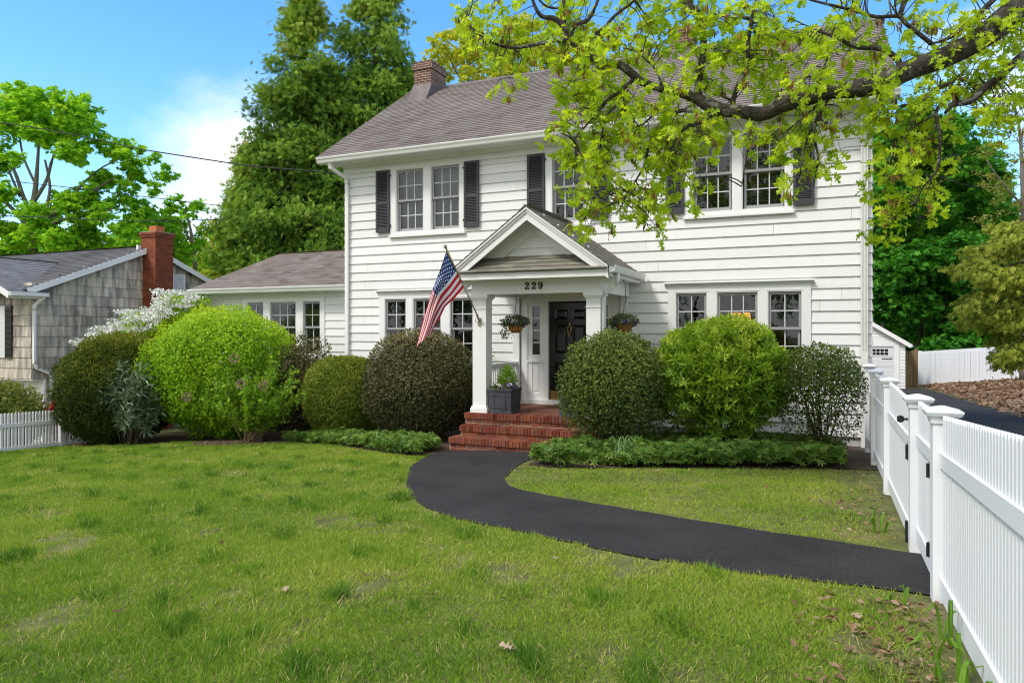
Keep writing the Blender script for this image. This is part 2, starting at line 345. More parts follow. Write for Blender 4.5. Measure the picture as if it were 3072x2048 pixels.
def leaves(name, P, D, Nn, S, tint, tpl, m, parent=None, wid=None):
    T, fs = tpl; n, k = len(P), len(T)
    D = unit(D); X = unit(np.cross(D, Nn + 1e-4)); Z = np.cross(X, D)
    S = np.broadcast_to(S, (n,)); W = S if wid is None else np.broadcast_to(wid, (n,))
    V = (P[:, None, :] + W[:, None, None] * T[None, :, 0:1] * X[:, None, :] + S[:, None, None] * (T[None, :, 1:2] * D[:, None, :] + T[None, :, 2:3] * Z[:, None, :])).reshape(-1, 3)
    flat = np.concatenate([np.array(f) for f in fs]); cnt = [len(f) for f in fs]
    FL = (np.arange(n)[:, None] * k + flat[None, :]).ravel()
    return build(name, V, FL, np.tile(cnt, n), m, parent, np.repeat(tint, k))
def lump(d, seed, f=3.0):
    r = np.random.default_rng(seed); s = 0
    for i in range(5):
        k = r.normal(size=3) * f * (1 + .6 * i); s = s + np.sin(d @ k + r.uniform(0, 6.28)) / (1 + .5 * i)
    return s / 2.4
def dome(n, c, rx, ry, zb, zt, seed, shell=.3, amp=.06, belly=.42, sq=2.0, open_low=0.0):
    d = rdir(int(n * 1.25)); zc = zb + belly * (zt - zb)
    q = np.abs(d) ** sq; k = q.sum(1) ** (-1 / sq)
    if sq != 2.0: d2 = d * k[:, None]
    else: d2 = d
    rad = 1 + amp * lump(d, seed) + amp * .6 * lump(d, seed + 9, 8)
    dep = 1 - shell * rng.random(len(d)) ** 1.6
    P = d2 * (rad * dep)[:, None]
    low = P[:, 2] < 0
    keep = rng.random(len(d)) > open_low * np.clip(-P[:, 2] * 1.6, 0, 1)
    P = np.stack([c[0] + P[:, 0] * rx, c[1] + P[:, 1] * ry, zc + P[:, 2] * np.where(low, zc - zb, zt - zc)], 1)
    P, d, dep = P[keep][:n], d[keep][:n], dep[keep][:n]
    return P, d, dep
def stems(parent, base, c, r, z0, z1, n, rad, m, seed, name='stems'):
    q = random.Random(seed); b = MB()
    for i in range(n):
        a = q.uniform(0, 6.28); s = q.uniform(.3, 1)
        p0 = Vector((base[0] + q.uniform(-.12, .12) * r * 2, base[1] + q.uniform(-.12, .12) * r * 2, z0 - .03))
        p2 = Vector((c[0] + math.cos(a) * r * s, c[1] + math.sin(a) * r * s, z0 + (z1 - z0) * q.uniform(.55, .9)))
        p1 = p0.lerp(p2, .5) + Vector((q.uniform(-.12, .12), q.uniform(-.12, .12), .1))
        b.tube([p0, p0.lerp(p1, .6), p1, p1.lerp(p2, .5) + Vector((0, 0, .05)), p2], [rad, rad * .85, rad * .7, rad * .5, rad * .2], 5)
    return b.build(name, m, parent, True)
def shrub(name, label, cat, c, rx, ry, zt, n, size, m, seed, tpl=T_OVAL, group=None, tb=.0, zb=None, nstem=10, srad=.018, up=.25, size_j=.35, tb_top=.55, stemm=None, leafout=.5, core=.25, **kw):
    z0 = gz(c[0], c[1]); zb = z0 + .05 if zb is None else zb
    t = thing(name, (c[0], c[1], z0), label, cat, group)
    P, d, dep = dome(n, c, rx, ry, zb, zt, seed, **kw)
    D = rdir(len(P)) * .9 + d * leafout + np.array((0, 0, up)); Nn = d + rdir(len(P)) * .6
    hgt = np.clip((P[:, 2] - zb) / (zt - zb), 0, 1)
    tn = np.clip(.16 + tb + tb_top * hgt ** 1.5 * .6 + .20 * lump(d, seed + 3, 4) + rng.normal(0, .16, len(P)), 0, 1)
    S = size * (1 + size_j * rng.normal(size=len(P)).clip(-1.6, 1.6))
    if core:
        kc = int(n * core); P2, d2, _ = dome(kc, c, rx * .86, ry * .86, zb + .12 * (zt - zb) * (kw.get('open_low', 0) > .5), zt - .07 * (zt - zb), seed, shell=.5, amp=kw.get('amp', .06), belly=kw.get('belly', .42), sq=kw.get('sq', 2.0), open_low=kw.get('open_low', 0))
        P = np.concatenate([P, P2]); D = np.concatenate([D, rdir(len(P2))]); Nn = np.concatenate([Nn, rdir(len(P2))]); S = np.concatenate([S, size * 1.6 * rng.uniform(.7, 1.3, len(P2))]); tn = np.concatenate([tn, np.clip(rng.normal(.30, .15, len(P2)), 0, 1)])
    stems(t, c, c, min(rx, ry) * .8, z0, zt, nstem, srad, stemm or DBARK, seed)
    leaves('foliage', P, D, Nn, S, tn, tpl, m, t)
    return t

# ================================================================== SETTING
def axis(lo, hi, dense_lo, dense_hi, step, far):
    a = list(np.arange(dense_lo, dense_hi + 1e-6, step)); b = [dense_hi + (hi - dense_hi) * (i / far) ** 2.2 for i in range(1, far + 1)]
    c = [dense_lo - (dense_lo - lo) * (i / far) ** 2.2 for i in range(far, 0, -1)]
    return np.array(c + a + b)
xs = axis(-600, 600, -24, 14, .35, 14); ys = axis(-200, 900, -6, 48, .35, 14)
GX, GY = np.meshgrid(xs, ys); GZ = ground(GX, GY)
nx, ny = len(xs), len(ys); idx = np.arange(nx * ny).reshape(ny, nx)
quads = np.stack([idx[:-1, :-1], idx[:-1, 1:], idx[1:, 1:], idx[1:, :-1]], -1).reshape(-1, 4)
LAWN = mat('lawn_soil', [(.135, .140, .042)], .95, noise=(4, .45), bump=(45, .8, .03), speck=(1.1, .60, (.23, .165, .095)))
g = build('ground', np.stack([GX, GY, GZ], -1).reshape(-1, 3), quads.ravel(), np.full(len(quads), 4), LAWN, smooth=True); g['kind'] = 'structure'
def sheet(name, poly, m, lift, step=.25, kind='structure'):
    poly = np.array(poly, float)
    import mathutils.geometry as mg
    x0, y0 = poly.min(0); x1, y1 = poly.max(0)
    pts = [Vector(p) for p in poly]; n = len(pts); edges = [(i, (i + 1) % n) for i in range(n)]
    inner = [(x, y) for x in np.arange(x0, x1, step) for y in np.arange(y0, y1, step)]
    ins = inside(np.array(inner), poly) if inner else []
    for p, k in zip(inner, ins):
        if k: pts.append(Vector(p))
    v, e, f, *_ = mg.delaunay_2d_cdt(pts, edges, [list(range(n))], 1, 1e-5)
    V = np.array([(p.x, p.y) for p in v]); Z = ground(V[:, 0], V[:, 1]) + lift
    o = build(name, np.column_stack([V, Z]), [i for q in f for i in q], [len(q) for q in f], m, smooth=True)
    if o.data.polygons and sum(p.normal.z for p in o.data.polygons) < 0: o.data.flip_normals()
    o['kind'] = kind; return o
def inside(P, poly):
    P = np.asarray(P, float); poly = np.asarray(poly, float); r = np.zeros(len(P), bool); j = len(poly) - 1
    for i in range(len(poly)):
        a, b = poly[i], poly[j]
        c = ((a[1] > P[:, 1]) != (b[1] > P[:, 1])) & (P[:, 0] < (b[0] - a[0]) * (P[:, 1] - a[1]) / (b[1] - a[1] + 1e-12) + a[0])
        r ^= c; j = i
    return r
def smooth_line(p, k=5):
    p = np.array(p, float); t = np.arange(len(p)); tt = np.linspace(0, len(p) - 1, (len(p) - 1) * k + 1)
    out_ = []
    for x in tt:
        i = int(min(max(math.floor(x), 0), len(p) - 2)); f = x - i
        a, b, c, d = p[max(i - 1, 0)], p[i], p[i + 1], p[min(i + 2, len(p) - 1)]
        out_.append(.5 * ((2 * b) + (-a + c) * f + (2 * a - 5 * b + 4 * c - d) * f * f + (-a + 3 * b - 3 * c + d) * f ** 3))
    return np.array(out_)
PL = smooth_line([(-6.3, 11.45), (-6.2, 10.6), (-5.87, 9.55), (-5.29, 8.42), (-4.66, 7.45), (-4.17, 6.88), (-3.66, 6.46), (-3.15, 6.2), (-2.74, 6.05), (-2.27, 5.88), (-1.81, 5.72), (-1.4, 5.59), (-.71, 5.49), (-.11, 5.46), (.66, 5.46), (1.6, 5.46)])
PR = smooth_line([(-4.0, 11.45), (-4.27, 10.69), (-4.2, 9.79), (-4.02, 9.0), (-3.78, 8.42), (-3.45, 8.05), (-3.02, 7.80), (-2.38, 7.5), (-1.83, 7.29), (-1.35, 7.13), (-.51, 6.9), (.21, 6.73), (.66, 6.63), (1.6, 6.6)])
wob = lambda L_, s: L_ + np.column_stack([.010 * np.sin(np.arange(len(L_)) * .9 + s), .010 * np.sin(np.arange(len(L_)) * 1.3 + s)])
PATH = np.concatenate([wob(PL, 1), wob(PR, 2)[::-1]])
sheet('path', PATH, ASPHALT, .012)
DRIVE = [(1.0, -8), (4.8, -8), (4.9, 20), (4.9, 41.2), (.2, 41.2), (.9, 30), (1.0, 14)]
sheet('driveway', DRIVE, ASPHALT, .008, .8)
sheet('mulch_bank', [(4.85, 6), (9.5, 6), (14, 40), (9, 48), (5.0, 47), (4.95, 20)], MULCH, .02, .6)
BED_R = [(-4.1, 9.95), (-3.7, 9.8), (-2.8, 10.0), (-1.7, 10.35), (-.6, 10.75), (.35, 11.15), (.9, 11.3), (.9, 14.1), (-3.3, 14.1), (-3.3, 11.6), (-4.0, 11.6), (-4.2, 10.6)]
BED_L = [(-6.25, 10.35), (-6.7, 10.45), (-8, 11.1), (-9.4, 11.75), (-10.4, 12.1), (-11.5, 11.35), (-12.6, 11.3), (-13.4, 12.1), (-14.5, 11.6), (-16.3, 11.4), (-17.6, 11.8), (-17.2, 16), (-10.6, 16), (-6.2, 14.2), (-6.2, 11.6)]
sheet('planting_bed', BED_R, SOIL, .010); sheet('planting_bed', BED_L, SOIL, .010)

# grass: nobody could count the blades
def scatter(n, x0, x1, y0, y1):
    return np.column_stack([rng.uniform(x0, x1, n), rng.uniform(y0, y1, n)])
def n2(P, seed, f):
    r = np.random.default_rng(seed); s = 0
    for i in range(6):
        k = r.normal(size=2) * f * (1 + .5 * i); s = s + np.sin(P @ k + r.uniform(0, 6.28)) / (1 + .35 * i)
    return s / 2.6
def make_grass():
    parts = []
    for (a, b, den) in ((2.0, 4.5, 9500), (4.5, 6.5, 7500), (6.5, 9, 5000), (9, 12.5, 3000), (12.5, 17, 1900), (17, 24, 900)):
        x0, x1 = -24, .8
        area = (x1 - x0) * 24; n = int(area * den)
        # draw in view wedge only
        m = int(n * .5)
        zc = np.sqrt(rng.uniform(a * a, b * b, m)); u = rng.uniform(-.80, .76, m)
        keep = rng.random(m) < ((b * b - a * a) * .5 * 1.56) * den / m
        zc, u = zc[keep], u[keep]
        P = np.column_stack([(u * CT - ST) * zc, (CT + u * ST) * zc]); parts.append(np.column_stack([P, zc]))
    A = np.concatenate(parts); P = A[:, :2]; zc = A[:, 2]
    # blades never grow on the path, the beds, under the steps or past the fences
    pp = P + rng.normal(0, .018, P.shape)
    ok = ~inside(pp, PATH) & ~inside(P + rng.normal(0, .06, P.shape), BED_R) & ~inside(P + rng.normal(0, .08, P.shape), BED_L) & (P[:, 0] < .62)
    ok &= ~((P[:, 0] > -18) & (P[:, 1] > 14.5)) & ~((P[:, 0] < -3.2) & (P[:, 0] > -6.4) & (P[:, 1] > 11.2)) & (P[:, 1] < 17)
    fenceline = -17.45 - P[:, 0]   # >0 beyond the side fence
    ok &= fenceline < .05
    P, zc = P[ok], zc[ok]
    bare = n2(P, 3, .95) * .55 + n2(P, 5, 3.4) * .55
    front = np.clip((9.5 - P[:, 1]) / 4, 0, 1)                     # the lawn is thinner towards the viewer and the right
    nearpath = (P[:, 1] > 6.5) & (P[:, 0] > -4.3)                  # the thin lawn between path and bed
    def dist(L_): return np.sqrt(((P[:, None, 0] - L_[None, ::2, 0]) ** 2 + (P[:, None, 1] - L_[None, ::2, 1]) ** 2).min(1))
    edge = np.zeros(len(P))
    for a in range(0, len(P), 40000):
        sl_ = slice(a, a + 40000); q = P[sl_]
        dR = np.sqrt(((q[:, None] - PR[None, ::2]) ** 2).sum(2).min(1)); dL = np.sqrt(((q[:, None] - PL[None, ::2]) ** 2).sum(2).min(1))
        edge[sl_] = np.maximum(np.clip(1 - dR / .22, 0, 1) * .95, np.clip(1 - dL / .10, 0, 1) * .5)
    byfence = np.clip(1 - (0.62 - P[:, 0]) / .65, 0, 1)
    bedge = np.clip((P[:, 1] - (9.1 + (P[:, 0] + 4) * .30)) / .9, 0, 1) * nearpath
    thin = np.clip((bare - .40 + .22 * front) * 2.0, 0, .93); thin = np.maximum(thin, byfence * .9)
    thin = np.where(nearpath, np.clip(thin + .22 + .30 * n2(P, 8, 2.2), 0, .93), thin)
    thin = np.maximum(thin, np.maximum(edge, bedge * .9)); thin = np.where((P[:, 0] < -9), thin * .35, thin)
    ok = rng.random(len(P)) > thin; P, zc, bare, nearpath, front = P[ok], zc[ok], bare[ok], nearpath[ok], front[ok]
    n = len(P)
    clump = n2(P, 11, 2.6); tall = np.clip(n2(P, 21, 4.6) - .38, 0, 1) * (1 - .6 * nearpath)
    H = (.042 + .012 * clump + .10 * tall) * rng.uniform(.55, 1.4, n) * np.where(nearpath, .75, 1)
    H = np.maximum(H, .016)
    Wd = np.clip(.0030 + .00050 * zc, .004, .010) * rng.uniform(.7, 1.3, n)
    lean = rng.normal(0, .70, (n, 2)) + .30 * np.column_stack([n2(P, 31, 1.5), n2(P, 32, 1.5)])
    D = np.column_stack([lean, np.ones(n)]); Nn = np.column_stack([rng.normal(size=(n, 2)), np.full(n, .15)])
    tn = .40 + .15 * n2(P, 41, .5) + .13 * n2(P, 42, 1.7) - .55 * tall + rng.normal(0, .12, n) + .22 * np.clip(bare, 0, 1) + np.where(nearpath, .08, 0)
    tn = np.where(P[:, 0] < -8, tn - .06, tn)
    straw = rng.random(n) < (.025 + .03 * front + .40 * np.clip(bare - .15, 0, 1)); tn = np.where(straw, rng.uniform(.82, 1, n), np.clip(tn, 0, .78))
    Q = np.column_stack([P, ground(P[:, 0], P[:, 1]) - .004])
    o = leaves('lawn_grass', Q, D, Nn, H, tn, T_BLADE, L_GRASS, None, Wd * 1.0)
    tag(o, 'bright green mown lawn with straw patches around the curved path', 'grass', kind='stuff')
    print('grass', n)
make_grass()
def flakes(name, P, size, cols, label, cat, lift=.012):
    Q = np.column_stack([P, ground(P[:, 0], P[:, 1]) + lift + rng.uniform(0, .012, len(P))]); n = len(P)
    o = leaves(name, Q, np.column_stack([rng.normal(size=(n, 2)), rng.normal(0, .25, n)]), np.column_stack([rng.normal(0, .5, (n, 2)), np.ones(n)]), size * rng.uniform(.5, 1.5, n), rng.random(n), T_OVAL, leafmat(name, cols, .1, gain=1.0))
    tag(o, label, cat, kind='stuff')
P_ = scatter(30000, 4.9, 12, 8, 47); flakes('mulch_chips', P_[inside(P_, np.array([(4.9, 6), (9.5, 6), (13, 40), (9, 47), (5.0, 46.5), (4.95, 20)]))], .16, [(.10, .055, .03), (.24, .15, .09), (.38, .26, .17)], 'brown wood chip mulch covering the bank beside the driveway', 'mulch')
P_ = np.concatenate([scatter(700, -.2, .64, 2.6, 5.2), scatter(420, -.6, .64, 6.9, 11), scatter(260, -12.8, -10.4, 11.2, 12.0), scatter(160, -4.2, -1.5, 8.2, 9.9)])
P_ = P_[~inside(P_, PATH) & (rng.random(len(P_)) < np.where(P_[:, 0] > -1, np.clip((P_[:, 0] + .5) / 1.0, .05, 1), 1))]
flakes('leaf_litter', P_, .045, [(.14, .075, .04), (.24, .15, .085), (.34, .24, .15)], 'brown leaf litter along the fence foot and bed edges', 'leaf litter', .02)
r9 = np.random.default_rng(99); FG = 'dry fallen leaves on the lawn'
FALLEN = mat('fallen_leaf', [(.16, .07, .035), (.40, .29, .20)], .8)
for i, (px, py, dark, lb) in enumerate(((375, 1846, 0, 'brown curled leaf low in the left foreground'), (858, 1788, 1, 'pale dry leaf in the middle of the left lawn'), (1095, 1742, 0, 'reddish brown leaf left of the path curve in the lawn'), (1265, 1800, 0, 'dark shrivelled leaf in the lawn below the weed rosette'), (1545, 1965, 1, 'pale tan leaf near the bottom centre of the lawn'), (1645, 1683, 1, 'small pale leaf between path and bottom edge'), (2560, 1852, 1, 'tan leaf at the lower right of the lawn near the fence'), (660, 1645, 1, 'pale leaf near the bare patch at left'))):
    k = 3.0
    for _ in range(60):
        p = at(px, py, k); k *= 1 + (p[2] - gz(p[0], p[1])) / (EYE - p[2] + 1e-6) * .8
    o = leaves('fallen_leaf', np.array([[p[0], p[1], gz(p[0], p[1]) + .035]]), np.array([[r9.normal(), r9.normal(), .15]]), np.array([[r9.normal() * .4, r9.normal() * .4, 1.]]), np.array([.085]), np.array([float(dark)]), T_OAK, FALLEN)
    tag(o, lb, 'fallen leaf', FG)
# ================================================================== HOUSE
HX0, HX1, HY, HB = -10.53, .80, 14.0, 21.2
house = thing('house', (-4.9, 17.5, -.4), 'white two storey clapboard house with charcoal shutters and a gabled front porch', 'house')
def siding(mb, O, U, Nn, u0, u1, z0, z1, openings=(), ex=.2045, th=.024, clip=None):
    O, U, Nn = np.array(O, float), np.array(U, float), np.array(Nn, float)
    flipped = np.cross(U, (0, 0, 1)) @ Nn < 0
    z = z0
    while z < z1 - 1e-3:
        zt = min(z + ex, z1)
        cuts = sorted({z, zt} | {v for o in openings for v in o[2:] if z < v < zt})
        for a, b in zip(cuts[:-1], cuts[1:]):
            lo, hi = (u0, u1) if clip is None else clip((a + b) / 2)
            if hi <= lo: continue
            seg = [(lo, hi)]
            for o in openings:
                if o[2] < (a + b) / 2 < o[3]:
                    seg = [q for p, r in seg for q in ((p, min(r, o[0])), (max(p, o[1]), r)) if q[1] - q[0] > 1e-4]
            if hi - lo > 3 and ex > .19:
                rj = random.Random(int(z * 1000) + int(lo * 10)); js = [lo + (hi - lo) * rj.random() for _ in range(2)]
                seg = [q for p, r in seg for q in (lambda c: list(zip([p] + [x + .002 for x in c], [x - .002 for x in c] + [r])))(sorted(x for x in js if p + .1 < x < r - .1))]
            da, db = th * (1 - (a - z) / ex) + .002, th * (1 - (b - z) / ex) + .002
            for p, r in seg:
                q = lambda uu, zz, d: O + U * uu + np.array((0, 0, zz)) + Nn * d
                vs = [q(p, a, da), q(r, a, da), q(r, b, db), q(p, b, db), q(p, a, -.01), q(r, a, -.01), q(p, b, -.01), q(r, b, -.01)]
                fs = [(0, 1, 2, 3), (4, 5, 1, 0), (4, 0, 3, 6), (1, 5, 7, 2)]
                if flipped: fs = [f[::-1] for f in fs]
                mb.add(vs, fs, random.random())
        z = zt
UP_WIN = [(-9.06, -8.34), (-8.13, -7.41), (-5.21, -4.49), (-2.30, -1.57), (-1.38, -.64)]
LOW_WIN = [(-9.37, -8.80, 2), (-8.60, -7.88, 3), (-7.64, -7.06, 2), (-2.62, -2.04, 2), (-1.84, -1.11, 3), (-.92, -.35, 2)]
UZ = (4.08, 5.50); LZ = (1.14, 2.515)
DOOR = (-5.28, -4.37, .33, 2.37)
SIDEL = [(-5.66, -5.48), (-4.17, -3.99)]
ops = [(a - .03, b + .03, UZ[0] - .03, UZ[1] + .03) for a, b in UP_WIN] + [(a - .03, b + .03, LZ[0] - .03, LZ[1] + .03) for a, b, _ in LOW_WIN]
ops += [(-5.9, -3.75, .24, 2.62)]
mb = MB(); siding(mb, (0, HY, 0), (1, 0, 0), (0, -1, 0), HX0, HX1, -.10, 5.54, ops); mb.build('front_wall', SIDING, house)
roofz = lambda y: 5.88 + (min(y, 35.2 - y) - 13.45) * .681          # 34 degree gable, ridge at y = 17.6
gclip = lambda z: (HY if z < 6.2 else 13.45 + (z - 5.80) / .681, HB if z < 6.2 else 35.2 - (13.45 + (z - 5.80) / .681))
for nm, X, nx_ in (('side_wall', HX0, -1), ('side_wall', HX1, 1)):
    mb = MB(); siding(mb, (X, 0, 0), (0, 1, 0), (nx_, 0, 0), HY, HB, -.10, 8.5, (), clip=gclip); mb.build(nm, SIDING, house)
mb = MB(); siding(mb, (0, HB, 0), (1, 0, 0), (0, 1, 0), HX0, HX1, -.10, 5.7); mb.build('back_wall', SIDING, house)
mb = MB(); mb.box(HX0 + .05, HX1 - .05, HY + .02, HB - .05, -.9, -.10)
mb.build('foundation', mat('foundation_paint', [(.5, .5, .49)], .9, bump=(30, .5, .01)), house)
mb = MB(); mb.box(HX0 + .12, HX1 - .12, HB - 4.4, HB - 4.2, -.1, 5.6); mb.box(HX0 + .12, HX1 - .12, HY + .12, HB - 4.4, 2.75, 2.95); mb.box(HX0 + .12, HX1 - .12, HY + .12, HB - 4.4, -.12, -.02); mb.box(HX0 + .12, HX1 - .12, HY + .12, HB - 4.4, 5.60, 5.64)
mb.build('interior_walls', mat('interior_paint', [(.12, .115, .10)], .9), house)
# frieze, soffit, fascia
mb = MB(); mb.box(HX0 - .02, HX1 + .02, HY - .045, HY + .02, 5.54, 5.745); mb.obox((HX0 - .02, HY - .10, 5.72), (HX1 + .02, HY - .10, 5.72), .12, .03, (0, .7, .7)); mb.build('frieze_board', WHITE, house)
mb = MB(); mb.box(HX0 - .36, HX1 + .36, 13.50, HY, 5.745, 5.775); mb.build('soffit', WHITE, house)
for sx in (-1, 1):                                                   # boxed rake returns along both gables
    X = HX0 if sx < 0 else HX1; mb = MB()
    for f in (lambda y: y, lambda y: 35.2 - y):
        a, b = f(13.47), f(17.6)
        mb.obox((X + sx * .34, a, roofz(13.47) - .115), (X + sx * .34, b, roofz(17.6) - .115), .035, .19)
        mb.obox((X + sx * .17, a, roofz(13.47) - .17), (X + sx * .17, b, roofz(17.6) - .17), .32, .02)
    mb.build('rake_board', WHITE, house)
def gutter(mb, x0, x1, y, zt, d=.12, h=.13):                          # ogee gutter running along x, opening towards +y
    prof = [(y + d, zt), (y + d, zt - h), (y + .045, zt - h), (y + .035, zt - h * .86), (y + .022, zt - h * .55), (y + .002, zt - h * .3), (y - .006, zt - .02), (y - .006, zt), (y + .012, zt), (y + .012, zt - h * .25), (y + .05, zt - h + .012), (y + d - .008, zt - h + .012), (y + d - .008, zt)]
    mb.extrude(prof, 'x', x0, x1)
GUT = mat('gutter_white', [(.74, .74, .71)], .4, streak=((2, 2, 14), .05), noise=(1.5, .06), speck=(9, .72, (.45, .45, .38)))
mb = MB(); gutter(mb, HX0 - .40, HX1 + .40, 13.40, 5.855); mb.build('gutter', GUT, house)
# roof: courses of tabs
def shingle_slope(mb, O, U, Vv, n_rows, ex, urange, th=.009, tab=.30, thv=(0, 0, 1)):
    O, U, Vv, Nn = [np.array(a, float) for a in (O, U, Vv, thv)]; Nn = Nn / np.linalg.norm(Nn)
    for r in range(n_rows):
        lo, hi = urange(r * ex), urange((r + 1) * ex)
        u = lo[0]; x = lo[0] - random.random() * tab; k = (r % 6) / 6 * tab
        edges = [lo[0]] + [e for e in np.arange(lo[0] - tab + k, lo[1], tab) if lo[0] + .04 < e < lo[1] - .04] + [lo[1]]
        for a, b in zip(edges[:-1], edges[1:]):
            ua = a if a > lo[0] + 1e-6 else lo[0]; ub = b
            ta = min(max(a, hi[0]), hi[1]); tb_ = min(max(b, hi[0]), hi[1])
            if tb_ - ta < 1e-4 and ub - ua < 1e-4: continue
            j = random.uniform(-.004, .004); g_ = .002
            p0 = O + U * (ua + g_) + Vv * (r * ex - .012 + j) + Nn * (th * 1.6 + .004); p1 = O + U * (ub - g_) + Vv * (r * ex - .012 + j) + Nn * (th * 1.6 + .004)
            p2 = O + U * tb_ + Vv * ((r + 1) * ex + .01) + Nn * .004; p3 = O + U * ta + Vv * ((r + 1) * ex + .01) + Nn * .004
            mb.add([p0, p1, p2, p3, p0 - Nn * .02, p1 - Nn * .02], [(0, 1, 2, 3), (4, 5, 1, 0), (4, 0, 3), (1, 5, 2)], min(max(random.gauss(.5, .2), 0), 1))
sl = math.hypot(4.15, 2.826); vv = np.array((0, 4.15, 2.826)) / sl
nr = np.cross((1, 0, 0), vv)
mb = MB(); shingle_slope(mb, (HX0 - .40, 13.42, 5.86), (1, 0, 0), vv, 39, sl / 38.6, lambda v: (0, HX1 - HX0 + .8), thv=nr)
vb = np.array((0, -4.15, 2.826)) / sl; shingle_slope(mb, (HX0 - .40, 35.2 - 13.42, 5.86), (1, 0, 0), vb, 39, sl / 38.6, lambda v: (0, HX1 - HX0 + .8), thv=(0, .56, .83))
# deck below the shingles and ridge caps
for sgn in (1, -1):
    f = (lambda y: y) if sgn > 0 else (lambda y: 35.2 - y)
    mb.add([(HX0 - .39, f(13.44), 5.85), (HX1 + .39, f(13.44), 5.85), (HX1 + .39, f(17.6), 8.675), (HX0 - .39, f(17.6), 8.675), (HX0 - .39, f(13.44), 5.80), (HX1 + .39, f(13.44), 5.80), (HX1 + .39, f(17.6), 8.62), (HX0 - .39, f(17.6), 8.62)], [(0, 1, 2, 3), (7, 6, 5, 4), (0, 4, 5, 1), (1, 5, 6, 2), (3, 7, 4, 0)], .3)
for i in range(60):
    x = HX0 - .4 + i * .203
    mb.add([(x, 17.44, 8.62), (x + .22, 17.44, 8.615), (x + .22, 17.6, 8.725), (x, 17.6, 8.735), (x, 17.76, 8.62), (x + .22, 17.76, 8.615)], [(0, 1, 2, 3), (3, 2, 5, 4)], .6 + .4 * random.random())
roof = mb.build('roof', SHINGLE, house)
# chimneys
ch = MB(); ch.box(-10.42, -9.87, 16.95, 17.75, 6.9, 9.02); ch.box(-10.455, -9.835, 16.915, 17.785, 9.02, 9.16); ch.box(-10.43, -9.86, 16.94, 17.76, 9.16, 9.24)
c1 = boxuv(ch.build('brick_chimney', CHIM1, house))
fl = MB(); fl.box(-10.30, -10.0, 17.2, 17.5, 9.24, 9.36); fl.build('chimney_flue', TERRA, c1)
fl = MB(); fl.box(-10.44, -9.85, 16.93, 17.77, 8.0, 8.60); fl.prism([(16.62, 8.05), (16.93, 8.30), (16.93, 8.60), (16.85, 8.42)], lambda p: (-10.44, *p), lambda p: (-9.85, *p)); fl.build('chimney_flashing', FLASH, c1)
ch = MB(); ch.box(-3.5, -2.95, 17.75, 18.4, 7.5, 9.15); ch.box(-3.53, -2.92, 17.72, 18.43, 9.15, 9.32)
boxuv(ch.build('brick_chimney', CHIM1, house))
vn = MB(); vn.lathe([(.0, .0), (.30, 0), (.33, .05), (.30, .14), (.2, .22), (0.02, .25)], (-9.05, 18.0, 8.62), 20); vn.tube([(-9.05, 18, 8.2), (-9.05, 18, 8.64)], .16, 14); vn.build('roof_vent', IRON, house, True)
# downspouts
def dspout(parent, pts, m=WHITE, wd=.085, dp=.065):
    mb = MB()
    for a, b in zip(pts[:-1], pts[1:]):
        a, b = Vector(a), Vector(b); d = (b - a).normalized()
        mb.obox(a - d * .012, b + d * .012, wd, dp, (0, -1, 0) if abs(d.y) < .7 else (0, 0, 1))
    p, q = Vector(pts[-2]), Vector(pts[-1])
    return mb.build('downspout', m, parent)
dspout(house, [(-10.60, 13.50, 5.74), (-10.60, 13.54, 5.62), (-10.43, 13.90, 5.42), (-10.43, 13.935, 5.30), (-10.43, 13.935, -.2)])
mb = MB()                                                            # fluted right corner board and downspout
for i in range(5): mb.box(.625 + i * .023, .642 + i * .023, 13.90, 13.96, 1.45, 5.66)
mb.box(.62, .74, 13.915, 13.97, 1.44, 5.66); mb.box(.625, .735, 13.885, 13.965, -.3, 1.44)
mb.build('downspout', GUT, house)

# windows
def sash(parent, x0, x1, z0, z1, y, cols, rows, bot=.05, top=.05, side=.042):
    s_ = MB()
    s_.box(x0, x0 + side, y, y + .035, z0, z1); s_.box(x1 - side, x1, y, y + .035, z0, z1)
    s_.box(x0 + side, x1 - side, y + .001, y + .035, z0, z0 + bot); s_.box(x0 + side, x1 - side, y + .001, y + .035, z1 - top, z1)
    s_.build('sash', GREYSASH, parent)
    gx0, gx1, gz0, gz1 = x0 + side, x1 - side, z0 + bot, z1 - top
    m_ = MB()
    for i in range(1, cols): xx = gx0 + (gx1 - gx0) * i / cols; m_.box(xx - .0095, xx + .0095, y + .006, y + .03, gz0, gz1)
    for j in range(1, rows): zz = gz0 + (gz1 - gz0) * j / rows; m_.box(gx0, gx1, y + .008, y + .028, zz - .0095, zz + .0095)
    m_.build('muntins', MUNTIN, parent)
    g_ = MB(); g_.add([(gx0, y + .019, gz0), (gx1, y + .019, gz0), (gx1, y + .019, gz1), (gx0, y + .019, gz1)], [(0, 1, 2, 3)]); g_.build('pane', GLASS, parent)
